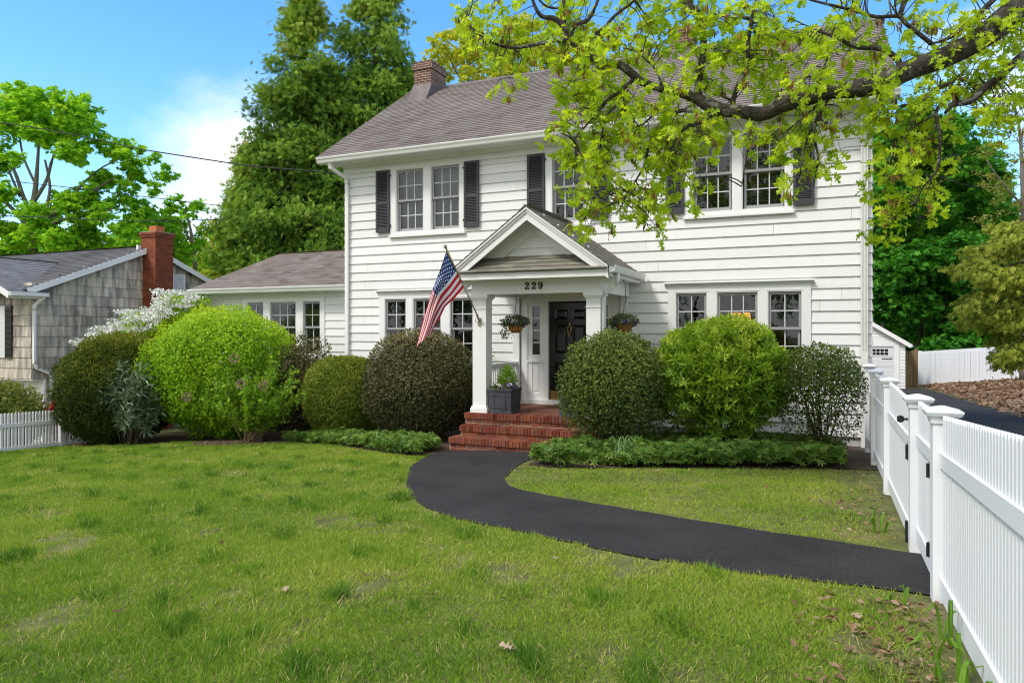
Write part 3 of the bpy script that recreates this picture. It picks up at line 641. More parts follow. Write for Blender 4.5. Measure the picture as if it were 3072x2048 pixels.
def window(parent, x0, x1, z0, z1, cols, rows, y=HY, blind=.047, cover=1.0, curtain=None, tilt=14):
    f = MB(); t_ = .022
    f.box(x0 - t_, x0, y - .035, y + .12, z0 - t_, z1 + t_); f.box(x1, x1 + t_, y - .035, y + .12, z0 - t_, z1 + t_)
    f.box(x0, x1, y - .034, y + .12, z1, z1 + t_); f.box(x0, x1, y - .034, y + .12, z0 - t_, z0)
    wn = f.build('window', WHITE, parent)
    zm = (z0 + z1) / 2
    sash(wn, x0 + .004, x1 - .004, zm - .018, z1 - .003, y + .005, cols, rows)
    sash(wn, x0 + .022, x1 - .022, z0 + .003, zm + .018, y + .048, cols, rows, bot=.07)
    if blind:
        b = MB(); zz = z1 - .05; e = z1 - (z1 - z0) * cover; a = R(tilt)
        while zz > e + .03:
            b.add([(x0 + .03, y + .13 - .02 * math.cos(a), zz - .02 * math.sin(a)), (x1 - .03, y + .13 - .02 * math.cos(a), zz - .02 * math.sin(a)), (x1 - .03, y + .13 + .02 * math.cos(a), zz + .02 * math.sin(a)), (x0 + .03, y + .13 + .02 * math.cos(a), zz + .02 * math.sin(a))], [(0, 1, 2, 3)]); zz -= blind
        for q in (.2, .8): xx = x0 + (x1 - x0) * q; b.box(xx - .004, xx + .004, y + .125, y + .128, e, z1 - .03)
        b.box(x0 + .03, x1 - .03, y + .105, y + .15, z1 - .045, z1)
        b.build('blind', BLIND, wn)
    if curtain:
        c_ = MB(); k = 26; x_ = [curtain[0] + (curtain[1] - curtain[0]) * i / k for i in range(k + 1)]
        c_.add([(x, y + .24 + .025 * math.sin(i * 1.9), zz) for zz in (z0 - .2, z1 + .05) for i, x in enumerate(x_)], [(i, i + 1, k + 2 + i, k + 1 + i) for i in range(k)])
        c_.build('curtain', curtain[2], wn, True)
    return wn
TEAL = mat('teal_curtain', [(.16, .30, .27)], .9); SHADE_F = mat('sheer_shade', [(.30, .33, .36)], .9)
for i, (a, b) in enumerate(UP_WIN): window(house, a, b, *UZ, 3, 2, blind=(0 if i in (0, 1, 2) else .045), cover=1, tilt=25, curtain=(a, b, SHADE_F) if i < 2 else None)
for i, (a, b, c) in enumerate(LOW_WIN): window(house, a, b, *LZ, c, 2, curtain=(b - .24, b + .02, TEAL) if i == 5 else (a + .1, a + .3, TEAL) if i == 3 else None)
def casing(parent, x0, x1, z0, z1, wins, y=HY, cap=None, sill=True):
    m_ = MB(); d0, d1 = y - .042, y + .0
    xs_ = [x0] + [v for a, b in wins for v in (a - .022, b + .022)] + [x1]
    for i in range(0, len(xs_), 2): m_.box(xs_[i], xs_[i + 1], d0, d1, wins_z[0] - .022, wins_z[1] + .022)
    m_.box(x0, x1, d0 - .001, d1, wins_z[1] + .022, z1); m_.box(x0, x1, d0 - .001, d1, z0 + (.045 if sill else 0), wins_z[0] - .022)
    if sill: m_.box(x0 - .02, x1 + .02, d0 - .035, d1, z0, z0 + .045)
    if cap: m_.extrude([(y, cap), (y - .115, cap + .005), (y - .115, cap + .018), (y - .10, cap + .028), (y - .06, cap - .03), (y - .045, cap - .05), (y, cap - .05)], 'x', x0 - .06, x1 + .06)
    return m_.build('window_casing', WHITE, parent)
wins_z = UZ
casing(house, -9.23, -7.28, 3.95, 5.54, UP_WIN[:2]); casing(house, -5.36, -4.36, 3.95, 5.54, UP_WIN[2:3]); casing(house, -2.46, -.49, 3.95, 5.54, UP_WIN[3:])
wins_z = LZ
casing(house, -9.53, -6.9, .98, 2.66, [q[:2] for q in LOW_WIN[:3]], cap=2.70); casing(house, -2.78, -.19, .98, 2.66, [q[:2] for q in LOW_WIN[3:]], cap=2.70)
# shutters
def shutter(x0, x1, z0=4.08, z1=5.53):
    m_ = MB(); y0, y1 = HY - .085, HY - .045; st = .05; zm = z0 + (z1 - z0) * .47
    m_.box(x0, x0 + st, y0, y1, z0, z1); m_.box(x1 - st, x1, y0, y1, z0, z1)
    for a, b in ((z0, z0 + .10), (zm - .035, zm + .035), (z1 - .06, z1)): m_.box(x0 + st, x1 - st, y0 + .002, y1, a, b)
    for a, b in ((z0 + .10, zm - .035), (zm + .035, z1 - .06)):
        k = int((b - a) / .033)
        for i in range(k):
            zz = a + (i + .5) * (b - a) / k
            m_.add([(x0 + st, y0 + .006, zz - .017), (x1 - st, y0 + .006, zz - .017), (x1 - st, y0 + .034, zz + .014), (x0 + st, y0 + .034, zz + .014), (x0 + st, y0 + .009, zz - .024), (x1 - st, y0 + .009, zz - .024)], [(0, 1, 2, 3), (4, 5, 1, 0)])
    m_.box(x0 + st, x1 - st, y1 - .004, y1, z0 + .1, z1 - .06)
    o = m_.build('shutter', SHUTTER, house)
    h_ = MB(); side = x1 if x0 in (-9.60, -5.76, -2.82) else x0
    for zz in (z0 + .16, z1 - .13): h_.box(side - .03, side + .03, y0 + .005, y0 + .05, zz - .02, zz + .02)
    h_.build('shutter_hinge', IRON, o)
for a, b in ((-9.60, -9.235), (-7.275, -6.91), (-5.76, -5.37), (-4.35, -3.98), (-2.82, -2.465), (-.485, -.13)): shutter(a, b)
# door and surround
m_ = MB()
y = HY
m_.box(-5.90, -5.76, y - .05, y + .06, .24, 2.62); m_.box(-3.89, -3.75, y - .05, y + .06, .24, 2.62)
m_.box(-5.76, -3.89, y - .051, y + .06, DOOR[3] + .03, 2.62)
for a, b in ((-5.38, DOOR[0] - .012), (DOOR[1] + .012, -4.27)): m_.box(a, b, y - .045, y + .06, .33, DOOR[3] + .03)
m_.box(-5.95, -3.70, y - .09, y + .06, .24, .33)
m_.build('door_surround', WHITE, house)
for a, b in ((-5.76, -5.38), (-4.27, -3.89)):
    p = MB(); gx0, gx1 = (a + b) / 2 - .085, (a + b) / 2 + .085
    p.box(a, gx0, y - .03, y + .04, .33, 2.40); p.box(gx1, b, y - .03, y + .04, .33, 2.40)
    p.box(gx0, gx1, y - .03, y + .04, 2.31, 2.40); p.box(gx0, gx1, y - .03, y + .04, 1.16, 1.28); p.box(gx0, gx1, y - .03, y + .04, .33, .46); p.box(gx0, gx1, y - .012, y + .04, .46, 1.16)
    p.box(a, b, y - .05, y - .03, 1.12, 1.16); p.box(gx0 + .03, gx1 - .03, y - .022, y - .012, .52, 1.10)
    sl_ = p.build('sidelight', WHITE, house)
    q = MB()
    for i in range(1, 4): q.box(gx0, gx1, y - .02, y + .02, 1.28 + i * .2575 - .012, 1.28 + i * .2575 + .012)
    q.build('muntins', WHITE, sl_)
    q = MB(); q.add([(gx0, y, 1.28), (gx1, y, 1.28), (gx1, y, 2.31), (gx0, y, 2.31)], [(0, 1, 2, 3)]); q.build('pane', GLASS, sl_)
d_ = MB(); x0, x1, z0, z1 = DOOR; yd = y + .02
pan = [(x0 + .12, x0 + .40), (x1 - .40, x1 - .12)]; rows_ = [(z0 + .26, z0 + .80), (z0 + .98, z0 + 1.58), (z0 + 1.70, z0 + 1.90)]
xc = sorted([x0, x1] + [v for p in pan for v in p]); zc_ = sorted([z0, z1] + [v for r in rows_ for v in r])
for i in range(len(xc) - 1):
    for j in range(len(zc_) - 1):
        hole = (xc[i], xc[i + 1]) in pan and (zc_[j], zc_[j + 1]) in rows_
        if not hole: d_.box(xc[i], xc[i + 1], yd, yd + .045, zc_[j], zc_[j + 1])
        else:
            a, b, c, e = xc[i], xc[i + 1], zc_[j], zc_[j + 1]; i1, i2 = .028, .055
            A = [(a, yd, c), (b, yd, c), (b, yd, e), (a, yd, e)]; B = [(a + i1, yd + .024, c + i1), (b - i1, yd + .024, c + i1), (b - i1, yd + .024, e - i1), (a + i1, yd + .024, e - i1)]
            Cc = [(a + i2, yd + .008, c + i2), (b - i2, yd + .008, c + i2), (b - i2, yd + .008, e - i2), (a + i2, yd + .008, e - i2)]
            d_.add(A + B + Cc, [(k, (k + 1) % 4, 4 + (k + 1) % 4, 4 + k) for k in range(4)] + [(4 + k, 4 + (k + 1) % 4, 8 + (k + 1) % 4, 8 + k) for k in range(4)] + [(8, 9, 10, 11)])
door = d_.build('front_door', BLACKD, house)
k_ = MB(); xm = (x0 + x1) / 2; zk = z0 + 1.33
k_.lathe([(.004, .30), (.014, .285), (.006, .27), (.018, .255), (.022, .24), (.008, .23)], (xm, yd - .02, zk), 10)
k_.tube([(xm - .018, yd - .03, zk + .24), (xm - .042, yd - .04, zk + .19), (xm - .03, yd - .045, zk + .08), (xm, yd - .045, zk + .035), (xm + .03, yd - .045, zk + .08), (xm + .042, yd - .04, zk + .19), (xm + .018, yd - .03, zk + .24)], .010, 8)
k_.lathe([(.004, 0), (.014, .012), (.012, .03), (.004, .04)], (xm, yd - .03, zk), 10)
k_.build('door_knocker', BRASS, door, True)
k_ = MB(); k_.box(x0 + .02, x1 - .02, yd - .006, yd - .001, z0 + .012, z0 + .20); k_.build('kick_plate', BRASS, door)
k_ = MB(); k_.lathe([(.01, 0), (.03, .004), (.03, .05), (.01, .055)], (x1 - .07, yd - .06, z0 + .95), 12); k_.build('door_handle', BRASS, door)

# porch
PX0, PX1, PZ = -6.16, -3.46, .24
b_ = MB(); b_.box(PX0 + .03, PX1 - .03, 11.95, HY - .03, -.6, PZ - .02); b_.add([(PX0, 11.92, PZ), (PX1, 11.92, PZ), (PX1, HY - .03, PZ), (PX0, HY - .03, PZ)], [(0, 1, 2, 3)]); boxuv(b_.build('porch_floor', PAVE, house))
BR = mat('step_mortar', [(.34, .24, .17)], .95, noise=(20, .35), bump=(60, .5, .01))
mo = MB(); bk = MB()
def step(x0, x1, yf, yb, zt, zb):
    mo.box(x0 + .012, x1 - .012, yf + .036, yb, zb, zt - .006)
    n = int((x1 - x0) / .0665); wdt = (x1 - x0) / n
    for i in range(n):
        a = x0 + i * wdt; j = random.uniform(-.003, .003); g_ = random.uniform(.0035, .006)
        bk.box(a + g_, a + wdt - g_, yf + j, yf + .31, zt - .10 + j, zt + j * .5, random.random())
    zz = zt - .112
    while zz > zb + .03:
        h_ = min(.064, zz - zb); off = random.random() * .1; xx = x0 + .03
        first = True
        while xx < x1 - .04:
            L_ = .19 - (off if first else 0); first = False
            bk.box(xx + .005, min(xx + L_, x1 - .03) - .005, yf + .028 + random.uniform(-.003, .004), yf + .1, zz - h_, zz - random.uniform(0, .004), random.random()); xx += L_ + .004
        zz -= .075
step(PX0 - .03, PX1 + .03, 11.86, 12.0, PZ + .004, .045)
step(-6.12, -3.42, 11.54, 11.9, .052, -.13)
step(-6.18, -3.32, 11.22, 11.6, -.128, -.48)
st_ = bk.build('brick_steps', mat('brick_face', [(.115, .030, .018), (.19, .052, .029), (.245, .078, .043), (.15, .07, .05), (.20, .06, .036)], .88, noise=(28, .28), bump=(110, .4, .004), spec=.15), house)
mo.build('step_mortar', BR, st_)
dm = MB(); dm.box(-5.1, -4.45, 13.45, 13.88, PZ + .004, PZ + .02); tag(dm.build('doormat', mat('mat_fibre', [(.20, .14, .09)], .95, bump=(90, .8, .01)), None), 'tan doormat lying before the black front door', 'doormat')
def column(x0, x1, y0, y1):
    m_ = MB(); zb, zt = PZ, 2.47
    m_.box(x0, x1, y0, y1, zb + .13, zt - .10)
    for e, a, b in ((.035, zb, zb + .09), (.018, zb + .09, zb + .13), (.012, 2.20, 2.215), (.022, zt - .10, zt - .065), (.045, zt - .065, zt)): m_.box(x0 - e, x1 + e, y0 - e, y1 + e, a, b)
    return m_.build('porch_column', WHITE, house)
column(-6.08, -5.80, 12.0, 12.26); column(-3.83, -3.57, 12.0, 12.26)
for x0, x1 in ((-6.08, -5.93), (-3.72, -3.57)):
    m_ = MB(); m_.box(x0, x1, HY - .10, HY - .03, PZ, 2.47); m_.build('pilaster', WHITE, house)
m_ = MB(); m_.box(-6.10, -3.55, 11.99, 12.27, 2.47, 2.73); m_.box(-6.10, -5.82, 12.27, HY - .03, 2.471, 2.73); m_.box(-3.83, -3.55, 12.27, HY - .03, 2.471, 2.73); m_.build('porch_beam', WHITE, house)
m_ = MB(); m_.box(-5.82, -3.83, 12.27, HY - .03, 2.60, 2.64)
for i in range(1, 9): m_.box(-5.82, -3.83, 12.27 + i * .19 - .003, 12.27 + i * .19 + .003, 2.596, 2.60)
m_.build('porch_ceiling', WHITE, house)
AX, AZ, EX, EZ = -4.83, 4.00, 1.52, 2.90                              # apex, half width at the eaves
m_ = MB(); m_.box(AX - 1.50, AX + 1.50, 11.66, 11.70, 2.725, 2.845); m_.box(AX - 1.50, AX + 1.50, 11.70, 11.99, 2.725, 2.745)
for sx in (-1, 1): a, b = sorted((AX + sx * 1.50, AX + sx * 1.27)); m_.box(a, b, 11.99, HY - .03, 2.728, 2.746); m_.box(*sorted((AX + sx * 1.50, AX + sx * 1.46)), 11.70, HY - .03, 2.746, 2.86)
m_.build('porch_fascia', WHITE, house)
# pent roof, pediment wall and raking cornice
m_ = MB(); ps = math.hypot(.40, .29)
shingle_slope(m_, (AX - 1.50, 11.62, 2.855), (1, 0, 0), np.array((0, .40, .29)) / ps, 4, ps / 3.8, lambda v: (v * .9, 3.0 - v * .9), th=.011, tab=.26, thv=(0, -.58, .81))
m_.add([(AX - 1.5, 11.64, 2.846), (AX + 1.5, 11.64, 2.846), (AX + 1.2, 12.06, 3.15), (AX - 1.2, 12.06, 3.15)], [(0, 1, 2, 3)], .4)
m_.build('pent_roof', SHINGLE2, house)
zr = lambda x: AZ - abs(x - AX) * (AZ - EZ) / EX
m_ = MB(); siding(m_, (0, 12.06, 0), (1, 0, 0), (0, -1, 0), AX - 1.3, AX + 1.3, 3.10, 3.92, (), .2045, .02, clip=lambda z: (AX - max(0, (AZ - .05 - z) * EX / (AZ - EZ)), AX + max(0, (AZ - .05 - z) * EX / (AZ - EZ))))
m_.build('pediment_wall', SIDING, house)
m_ = MB()
for sx in (-1, 1):
    A = (AX + sx * 1.50, 0, zr(AX + 1.50)); B = (AX, 0, AZ)
    def seg(y0, y1, dz0, dz1, ext=0.0):
        q = [(A[0] + sx * ext, A[2] + dz0 - ext * .72), (B[0], B[2] + dz0), (B[0], B[2] + dz1), (A[0] + sx * ext, A[2] + dz1 - ext * .72)]
        m_.extrude(q if sx > 0 else q[::-1], 'y', y0, y1)
    seg(11.655, 11.70, -.235, -.10); seg(11.635, 11.70, -.10, -.045); seg(11.61, 11.70, -.045, -.008)
    seg(11.70, 12.04, -.10, -.078); seg(12.015, 12.055, -.40, -.10); seg(12.0, 12.03, -.14, -.10)
m_.build('raking_cornice', WHITE, house)
m_ = MB(); pl = math.hypot(EX + .05, AZ - EZ)
for sx in (-1, 1):
    vv2 = np.array((-sx * EX, 0, AZ - EZ), float); vv2 /= np.linalg.norm(vv2); n3 = np.array((sx * (AZ - EZ), 0, EX), float); n3 /= np.linalg.norm(n3)
    O_ = np.array((AX + sx * EX, 11.60 if sx > 0 else HY - .02, EZ)); shingle_slope(m_, O_, (0, sx, 0), vv2, 15, pl / 14.7, lambda v: (0, HY - .02 - 11.60), th=.011, tab=.26, thv=n3)
    m_.add([(AX + sx * EX, 11.62, EZ - .01), (AX, 11.62, AZ - .006), (AX, HY - .02, AZ - .006), (AX + sx * EX, HY - .02, EZ - .01)], [(0, 1, 2, 3)], .3)
    m_.add([(AX + sx * EX, 11.62, EZ - .03), (AX, 11.62, AZ - .03), (AX, HY - .02, AZ - .03), (AX + sx * EX, HY - .02, EZ - .03)], [(0, 1, 2, 3)], .3)
for i in range(12): yy = 11.59 + i * .2; m_.add([(AX - .13, yy, AZ - .075), (AX, yy, AZ + .03), (AX + .13, yy, AZ - .075), (AX - .13, yy + .22, AZ - .085), (AX, yy + .22, AZ + .018), (AX + .13, yy + .22, AZ - .085)], [(0, 1, 4, 3), (1, 2, 5, 4)], random.random())
m_.build('porch_roof', SHINGLE2, house)
for sx in (-1, 1):
    m_ = MB(); xo = AX + sx * 1.51; pr = [(0, 0), (0, -.115), (.075, -.115), (.09, -.09), (.105, -.05), (.118, -.015), (.118, 0), (.10, 0), (.10, -.02), (.07, -.10), (.01, -.10), (.01, 0)]
    q = [(xo + sx * a, EZ + .005 + b) for a, b in pr]; m_.extrude(q if sx > 0 else q[::-1], 'y', 11.66, HY - .08)
    m_.build('porch_gutter', GUT, house)
m_ = MB(); pts = [(-3.27, 12.05, 2.80), (-3.27, 12.05, 2.66), (-3.31, 12.05, 2.60), (-3.49, 12.06, 2.46), (-3.52, 12.06, 2.38), (-3.52, 12.06, -.1)]
m_.tube([Vector(p) for p in pts[:1]] + [Vector(p) for p in pts[1:]], .036, 10); m_.build('porch_downspout', WHITE, house, True)
m_ = MB(); m_.obox((-6.0, 12.28, 1.10), (-6.0, HY - .10, 1.10), .075, .06); m_.obox((-6.0, 12.28, .36), (-6.0, HY - .10, .36), .045, .05)
for i in range(17): yy = 12.34 + i * .096; m_.box(-6.018, -5.982, yy - .014, yy + .014, .36, 1.08)
m_.box(-6.04, -5.96, HY - .13, HY - .055, PZ, 1.10); m_.build('porch_railing', WHITE, house)
# number 229 in heavy ball-terminal numerals
def digit(which, x, z, h):
    m_ = MB(); S = h
    def ribbon(pts, ws):
        pts = [np.array(p, float) for p in pts]; k = len(pts); L_, R_ = [], []
        for i, p in enumerate(pts):
            d = pts[min(i + 1, k - 1)] - pts[max(i - 1, 0)]; d /= np.linalg.norm(d); n = np.array((-d[1], d[0])); L_.append(p + n * ws[i] / 2); R_.append(p - n * ws[i] / 2)
        for i in range(k - 1):
            q = [L_[i], R_[i], R_[i + 1], L_[i + 1]]
            m_.prism([tuple(a) for a in q], lambda p: (x + p[0] * S, 11.972, z + p[1] * S), lambda p: (x + p[0] * S, 11.99, z + p[1] * S))
    def ball(cx, cz, r): ribbon([(cx - r, cz), (cx - r * .6, cz), (cx, cz), (cx + r * .6, cz), (cx + r, cz)], [.02, 1.6 * r, 2 * r, 1.6 * r, .02])
    if which == 2:
        ball(.16, .72, .13)
        ribbon([(.08, .74), (.14, .88), (.30, .965), (.46, .90), (.54, .74), (.47, .55), (.30, .36), (.13, .20), (.06, .09)], [.08, .09, .09, .17, .22, .20, .15, .11, .10])
        ribbon([(.04, .05), (.06, .12), (.20, .16), (.38, .10), (.54, .11), (.62, .26)], [.06, .22, .17, .18, .20, .05])
    else:
        ribbon([(.30 + .22 * math.sin(a), .68 + .27 * math.cos(a)) for a in np.linspace(0, 2 * math.pi, 17)], [.07 + .13 * abs(math.sin(a)) for a in np.linspace(0, 2 * math.pi, 17)])
        ribbon([(.53, .70), (.54, .50), (.48, .25), (.36, .08), (.22, .04), (.12, .12)], [.19, .20, .19, .14, .09, .09]); ball(.15, .19, .12)
    return m_
hn = None
for ch_, x in ((2, -5.00), (2, -4.865), (9, -4.735)):
    o = digit(ch_, x, 2.545, .135).build('house_number_digit', NUM, house); o['label'] = 'dark numeral %d of the house number' % ch_

# low wing on the left
WX0, WY = -16.0, 15.0
m_ = MB(); WW = [(-14.55, -13.99, 2), (-13.75, -12.87, 3), (-12.63, -12.07, 2)]
wo = [(a - .03, b + .03, 1.17, 2.58) for a, b, _ in WW]
siding(m_, (0, WY, 0), (1, 0, 0), (0, -1, 0), WX0, HX0 - .02, -.6, 2.68, wo); siding(m_, (WX0, 0, 0), (0, 1, 0), (-1, 0, 0), WY, 18.0, -.6, 2.68); siding(m_, (0, 18.0, 0), (1, 0, 0), (0, 1, 0), WX0, HX0 - .02, -.6, 2.68)
m_.build('wing_wall', SIDING, house)
m_ = MB(); m_.box(WX0 - .02, HX0 - .03, WY - .04, WY, 2.68, 2.84); m_.box(WX0 - .35, HX0 - .03, 14.66, WY, 2.80, 2.83); m_.box(WX0 - .35, WX0, WY, 18.3, 2.80, 2.83); m_.build('wing_soffit', WHITE, house)
m_ = MB(); gutter(m_, WX0 - .38, HX0 - .03, 14.56, 2.94); m_.build('wing_gutter', GUT, house)
m_ = MB(); rs = math.hypot(1.74, 1.10)
shingle_slope(m_, (WX0 - .36, 14.58, 2.93), (1, 0, 0), np.array((0, 1.74, 1.10)) / rs, 16, rs / 15.7, lambda v: (v / rs * 1.74, HX0 - .03 - WX0 + .36), thv=(0, -.53, .85))
shingle_slope(m_, (WX0 - .36, 18.06, 2.93), (0, -1, 0), np.array((1.74, 0, 1.10)) / rs, 16, rs / 15.7, lambda v: (v / rs * 1.74, 3.48 - v / rs * 1.74), thv=(-.53, 0, .85))
shingle_slope(m_, (WX0 - .36, 18.06, 2.93), (1, 0, 0), np.array((0, -1.74, 1.10)) / rs, 16, rs / 15.7, lambda v: (v / rs * 1.74, HX0 - .03 - WX0 + .36), thv=(0, .53, .85))
a0, a1, rx0 = WX0 - .35, HX0 - .03, WX0 + 1.38
m_.add([(a0, 14.59, 2.92), (a1, 14.59, 2.92), (a1, 16.32, 4.02), (rx0, 16.32, 4.02), (a0, 18.05, 2.92), (a1, 18.05, 2.92)], [(0, 1, 2, 3), (0, 3, 4), (4, 3, 2, 5)], .3)
m_.build('wing_roof', SHINGLE, house)
for a, b, c in WW: window(house, a, b, 1.19, 2.555, c, 2, WY)
wins_z = (1.19, 2.555); casing(house, -14.72, -11.92, 1.03, 2.67, [q[:2] for q in WW], WY)
dspout(house, [(-16.1, 14.64, 2.82), (-16.1, 14.68, 2.70), (-15.93, 14.93, 2.52), (-15.93, 14.94, -.8)])

# lamps behind the glass
def lamp(name, x, y, z, r0, r1, h, label, e, col):
    t = thing(name, (x, y, z), label, 'lamp')
    a = MB(); a.lathe([(r0, 0), (r1, h), (r1 - .01, h), (r0 - .01, 0)], (x, y, z), 18); a.build('lamp_shade', emis('lit_shade', col, e), t, True)
    b = MB(); b.lathe([(.07, -.42), (.07, -.39), (.02, -.36), (.05, -.22), (.015, -.08), (.012, .02)], (x, y, z), 12) if name == 'table_lamp' else b.tube([(x, y, z + h), (x, y, z + h + .3)], .01, 6); b.build('lamp_stem', BRASS, t)
lamp('table_lamp', -1.62, 15.1, 1.95, .13, .10, .20, 'lit amber table lamp seen behind the left panes of the lower window above the pieris', 1.0, (.95, .33, .04))
lamp('table_lamp', -1.36, 14.55, 1.98, .085, .07, .16, 'smaller lit amber table lamp seen behind the right panes of the same lower window', 1.4, (1, .36, .03))
lamp('pendant_lamp', -4.66, 15.2, 5.30, .14, .07, .15, 'lit yellow pendant lamp seen through the upper window over the porch', 1.6, (1, .55, .1))

# ================================================================== RIGHT FENCE AND GATES
def post(parent, x0, y0, s, zt, name='post'):
    z = gz(x0, y0) - .15; m_ = MB(); m_.box(x0, x0 + s, y0, y0 + s, z, zt - .10)
    o = m_.build(name, VINYL, parent)
    c = MB(); cx, cy = x0 + s / 2, y0 + s / 2
    def ring(r, zz): return [(cx - r, cy - r, zz), (cx + r, cy - r, zz), (cx + r, cy + r, zz), (cx - r, cy + r, zz)]
    rs = [(s / 2 + .012, zt - .11), (s / 2 + .016, zt - .075), (s / 2 + .034, zt - .062), (s / 2 + .045, zt - .040), (s / 2 + .045, zt - .030), (.012, zt)]
    vs = [p for r, zz in rs for p in ring(r, zz)]; fs = [(4 * i + j, 4 * i + (j + 1) % 4, 4 * i + 4 + (j + 1) % 4, 4 * i + 4 + j) for i in range(len(rs) - 1) for j in range(4)] + [(20, 21, 22, 23), (3, 2, 1, 0)]
    c.add(vs, fs); c.build('post_cap', VINYL, o); return o
def picket_panel(parent, A, B, top, mid, bot, name, pw=.038, pitch=.064, th=.022, rail=.05, mid_h=.095, bot_h=.13, skip=0):
    """top, mid, bot: heights at A and B of the picket tips, the middle rail's top and the bottom rail's top"""
    A, B = np.array(A), np.array(B); L_ = np.linalg.norm(B - A); d = (B - A) / L_; n = np.array((d[1], -d[0]))
    m_ = MB()
    def P(s, off, z): return (A[0] + d[0] * s + n[0] * off, A[1] + d[1] * s + n[1] * off, z)
    k = int((L_ - .01) / pitch); o = (L_ - k * pitch) / 2
    for i in range(k):
        s0 = o + i * pitch + (pitch - pw) / 2; f = (s0 + pw / 2) / L_
        zt = top[0] + (top[1] - top[0]) * f; zb = bot[0] + (bot[1] - bot[0]) * f - bot_h * .7
        q = [(s0, zb), (s0 + pw, zb), (s0 + pw, zt - .024), (s0 + pw * .62, zt - .003), (s0 + pw / 2, zt), (s0 + pw * .38, zt - .003), (s0, zt - .024)]
        m_.prism(q, lambda p: P(p[0], -th / 2, p[1]), lambda p: P(p[0], th / 2, p[1]))
    o1 = m_.build(name, VINYL, parent)
    for hh, zz in ((mid_h, mid), (bot_h, bot)):
        r_ = MB(); q = [(0, zz[0]), (L_, zz[1])]
        vs = [P(s, off, z - dz) for s, z in q for off in (-rail / 2, rail / 2) for dz in (hh, 0)]
        r_.add(vs, [(0, 2, 3, 1), (4, 5, 7, 6), (0, 1, 5, 4), (2, 6, 7, 3), (1, 3, 7, 5), (0, 4, 6, 2)]); r_.build('rail', VINYL, parent)
    return o1
FX = .66; PS = .125
fence = thing('picket_fence', (FX, 7, 0), 'tall white vinyl picket fence with capped posts running beside the driveway', 'fence')
for yy, zt in ((2.42, 1.46), (5.33, 1.305), (6.63, 1.275), (9.33, 1.25), (11.7, 1.225), (13.25, 1.235)): post(fence, FX, yy, PS, zt)
picket_panel(fence, (FX + .062, 2.55), (FX + .062, 5.32), (1.44, 1.245), (1.145, 1.005), (.335, .20), 'picket_panel')
picket_panel(fence, (FX + .062, 9.46), (FX + .062, 11.69), (1.19, 1.16), (.845, .82), (.06, .03), 'picket_panel')
picket_panel(fence, (FX + .062, 11.83), (FX + .062, 13.24), (1.14, 1.13), (.81, .80), (.02, .0), 'picket_panel')
def hinge(parent, x, y, z, flip=1, big=False):
    m_ = MB(); L_ = .17 if big else .085; b_ = .05 if big else .035
    m_.prism([(0, -b_), (0, b_), (flip * L_, .012), (flip * L_, -.012)], lambda p: (x - .006, y + p[0], z + p[1]), lambda p: (x, y + p[0], z + p[1]))
    m_.tube([(x - .010, y, z - b_ - .012), (x - .010, y, z + b_ + .012)], .010, 8)
    m_.prism([(0, -b_ * 1.6), (0, b_ * 1.6), (-flip * .02, b_ * 1.1), (-flip * .02, -b_ * 1.1)], lambda p: (x - .005, y + p[0], z + p[1]), lambda p: (x, y + p[0], z + p[1]))
    m_.cm = 1
    for a, b in ((.016, b_ * .55), (.016, -b_ * .55), (L_ - .016, 0)):
        m_.prism([(.007 * math.cos(k * 1.0472), .007 * math.sin(k * 1.0472)) for k in range(6)], lambda p: (x - .010, y + flip * a + p[0], z + b + p[1]), lambda p: (x - .005, y + flip * a + p[0], z + b + p[1]))
    m_.build('hinge', [IRON, VINYL], parent)
g1 = thing('garden_gate', (FX, 6.0, 0), 'narrow white picket gate at the end of the curved path, hung on black hinges', 'gate', 'white picket gates in the fence')
picket_panel(g1, (FX + .062, 5.49), (FX + .062, 6.60), (1.235, 1.225), (.965, .955), (.215, .205), 'picket_panel')
hinge(g1, FX - .002, 5.47, .86, 1); hinge(g1, FX - .002, 5.47, .33, 1)
g2 = thing('garden_gate', (FX, 8.0, 0), 'long white picket gate with a triangular black hinge, farther from the viewer', 'gate', 'white picket gates in the fence')
picket_panel(g2, (FX + .062, 6.83), (FX + .062, 9.30), (1.18, 1.20), (.865, .86), (.10, .09), 'picket_panel')
hinge(g2, FX - .002, 6.77, .78, 1, True)
m_ = MB(); m_.box(FX - .022, FX - .002, 6.76, 6.80, .02, .20); m_.build('drop_bolt', IRON, g2)
m_ = MB(); m_.tube([(FX - .05, 6.80, 1.05), (FX + .05, 6.80, 1.05)], .010, 8); m_.lathe([(.008, -.03), (.026, -.02), (.026, .02), (.008, .03)], (FX - .055, 6.80, 1.05), 10); m_.build('latch', IRON, g2)

# ================================================================== LEFT FENCE
ed = np.array((0., 1.)); L0 = np.array((-17.45, 11.7))
lf = thing('picket_fence', (-17.45, 10.5, gz(-17.45, 10.5)), 'low white picket fence at the far left edge of the lawn', 'fence')
Lp = L0 - ed * 2.45; L2 = Lp - ed * 2.45; L3 = L0 + np.array((.10, .995)) * 2.4
for p in (L0, Lp, L2, L3): post(lf, p[0] - .06, p[1] - .06, .12, gz(*p) + 1.0 + .0)
for a, b in ((L2, Lp), (Lp, L0), (L0, L3)):
    za, zb = gz(*a), gz(*b); u_ = (b - a) / np.linalg.norm(b - a) * .07
    picket_panel(lf, a + u_, b - u_, (za + .92, zb + .92), (za + .67, zb + .67), (za + .12, zb + .12), 'picket_panel', .045, .080, .02, .045, .085, .09)

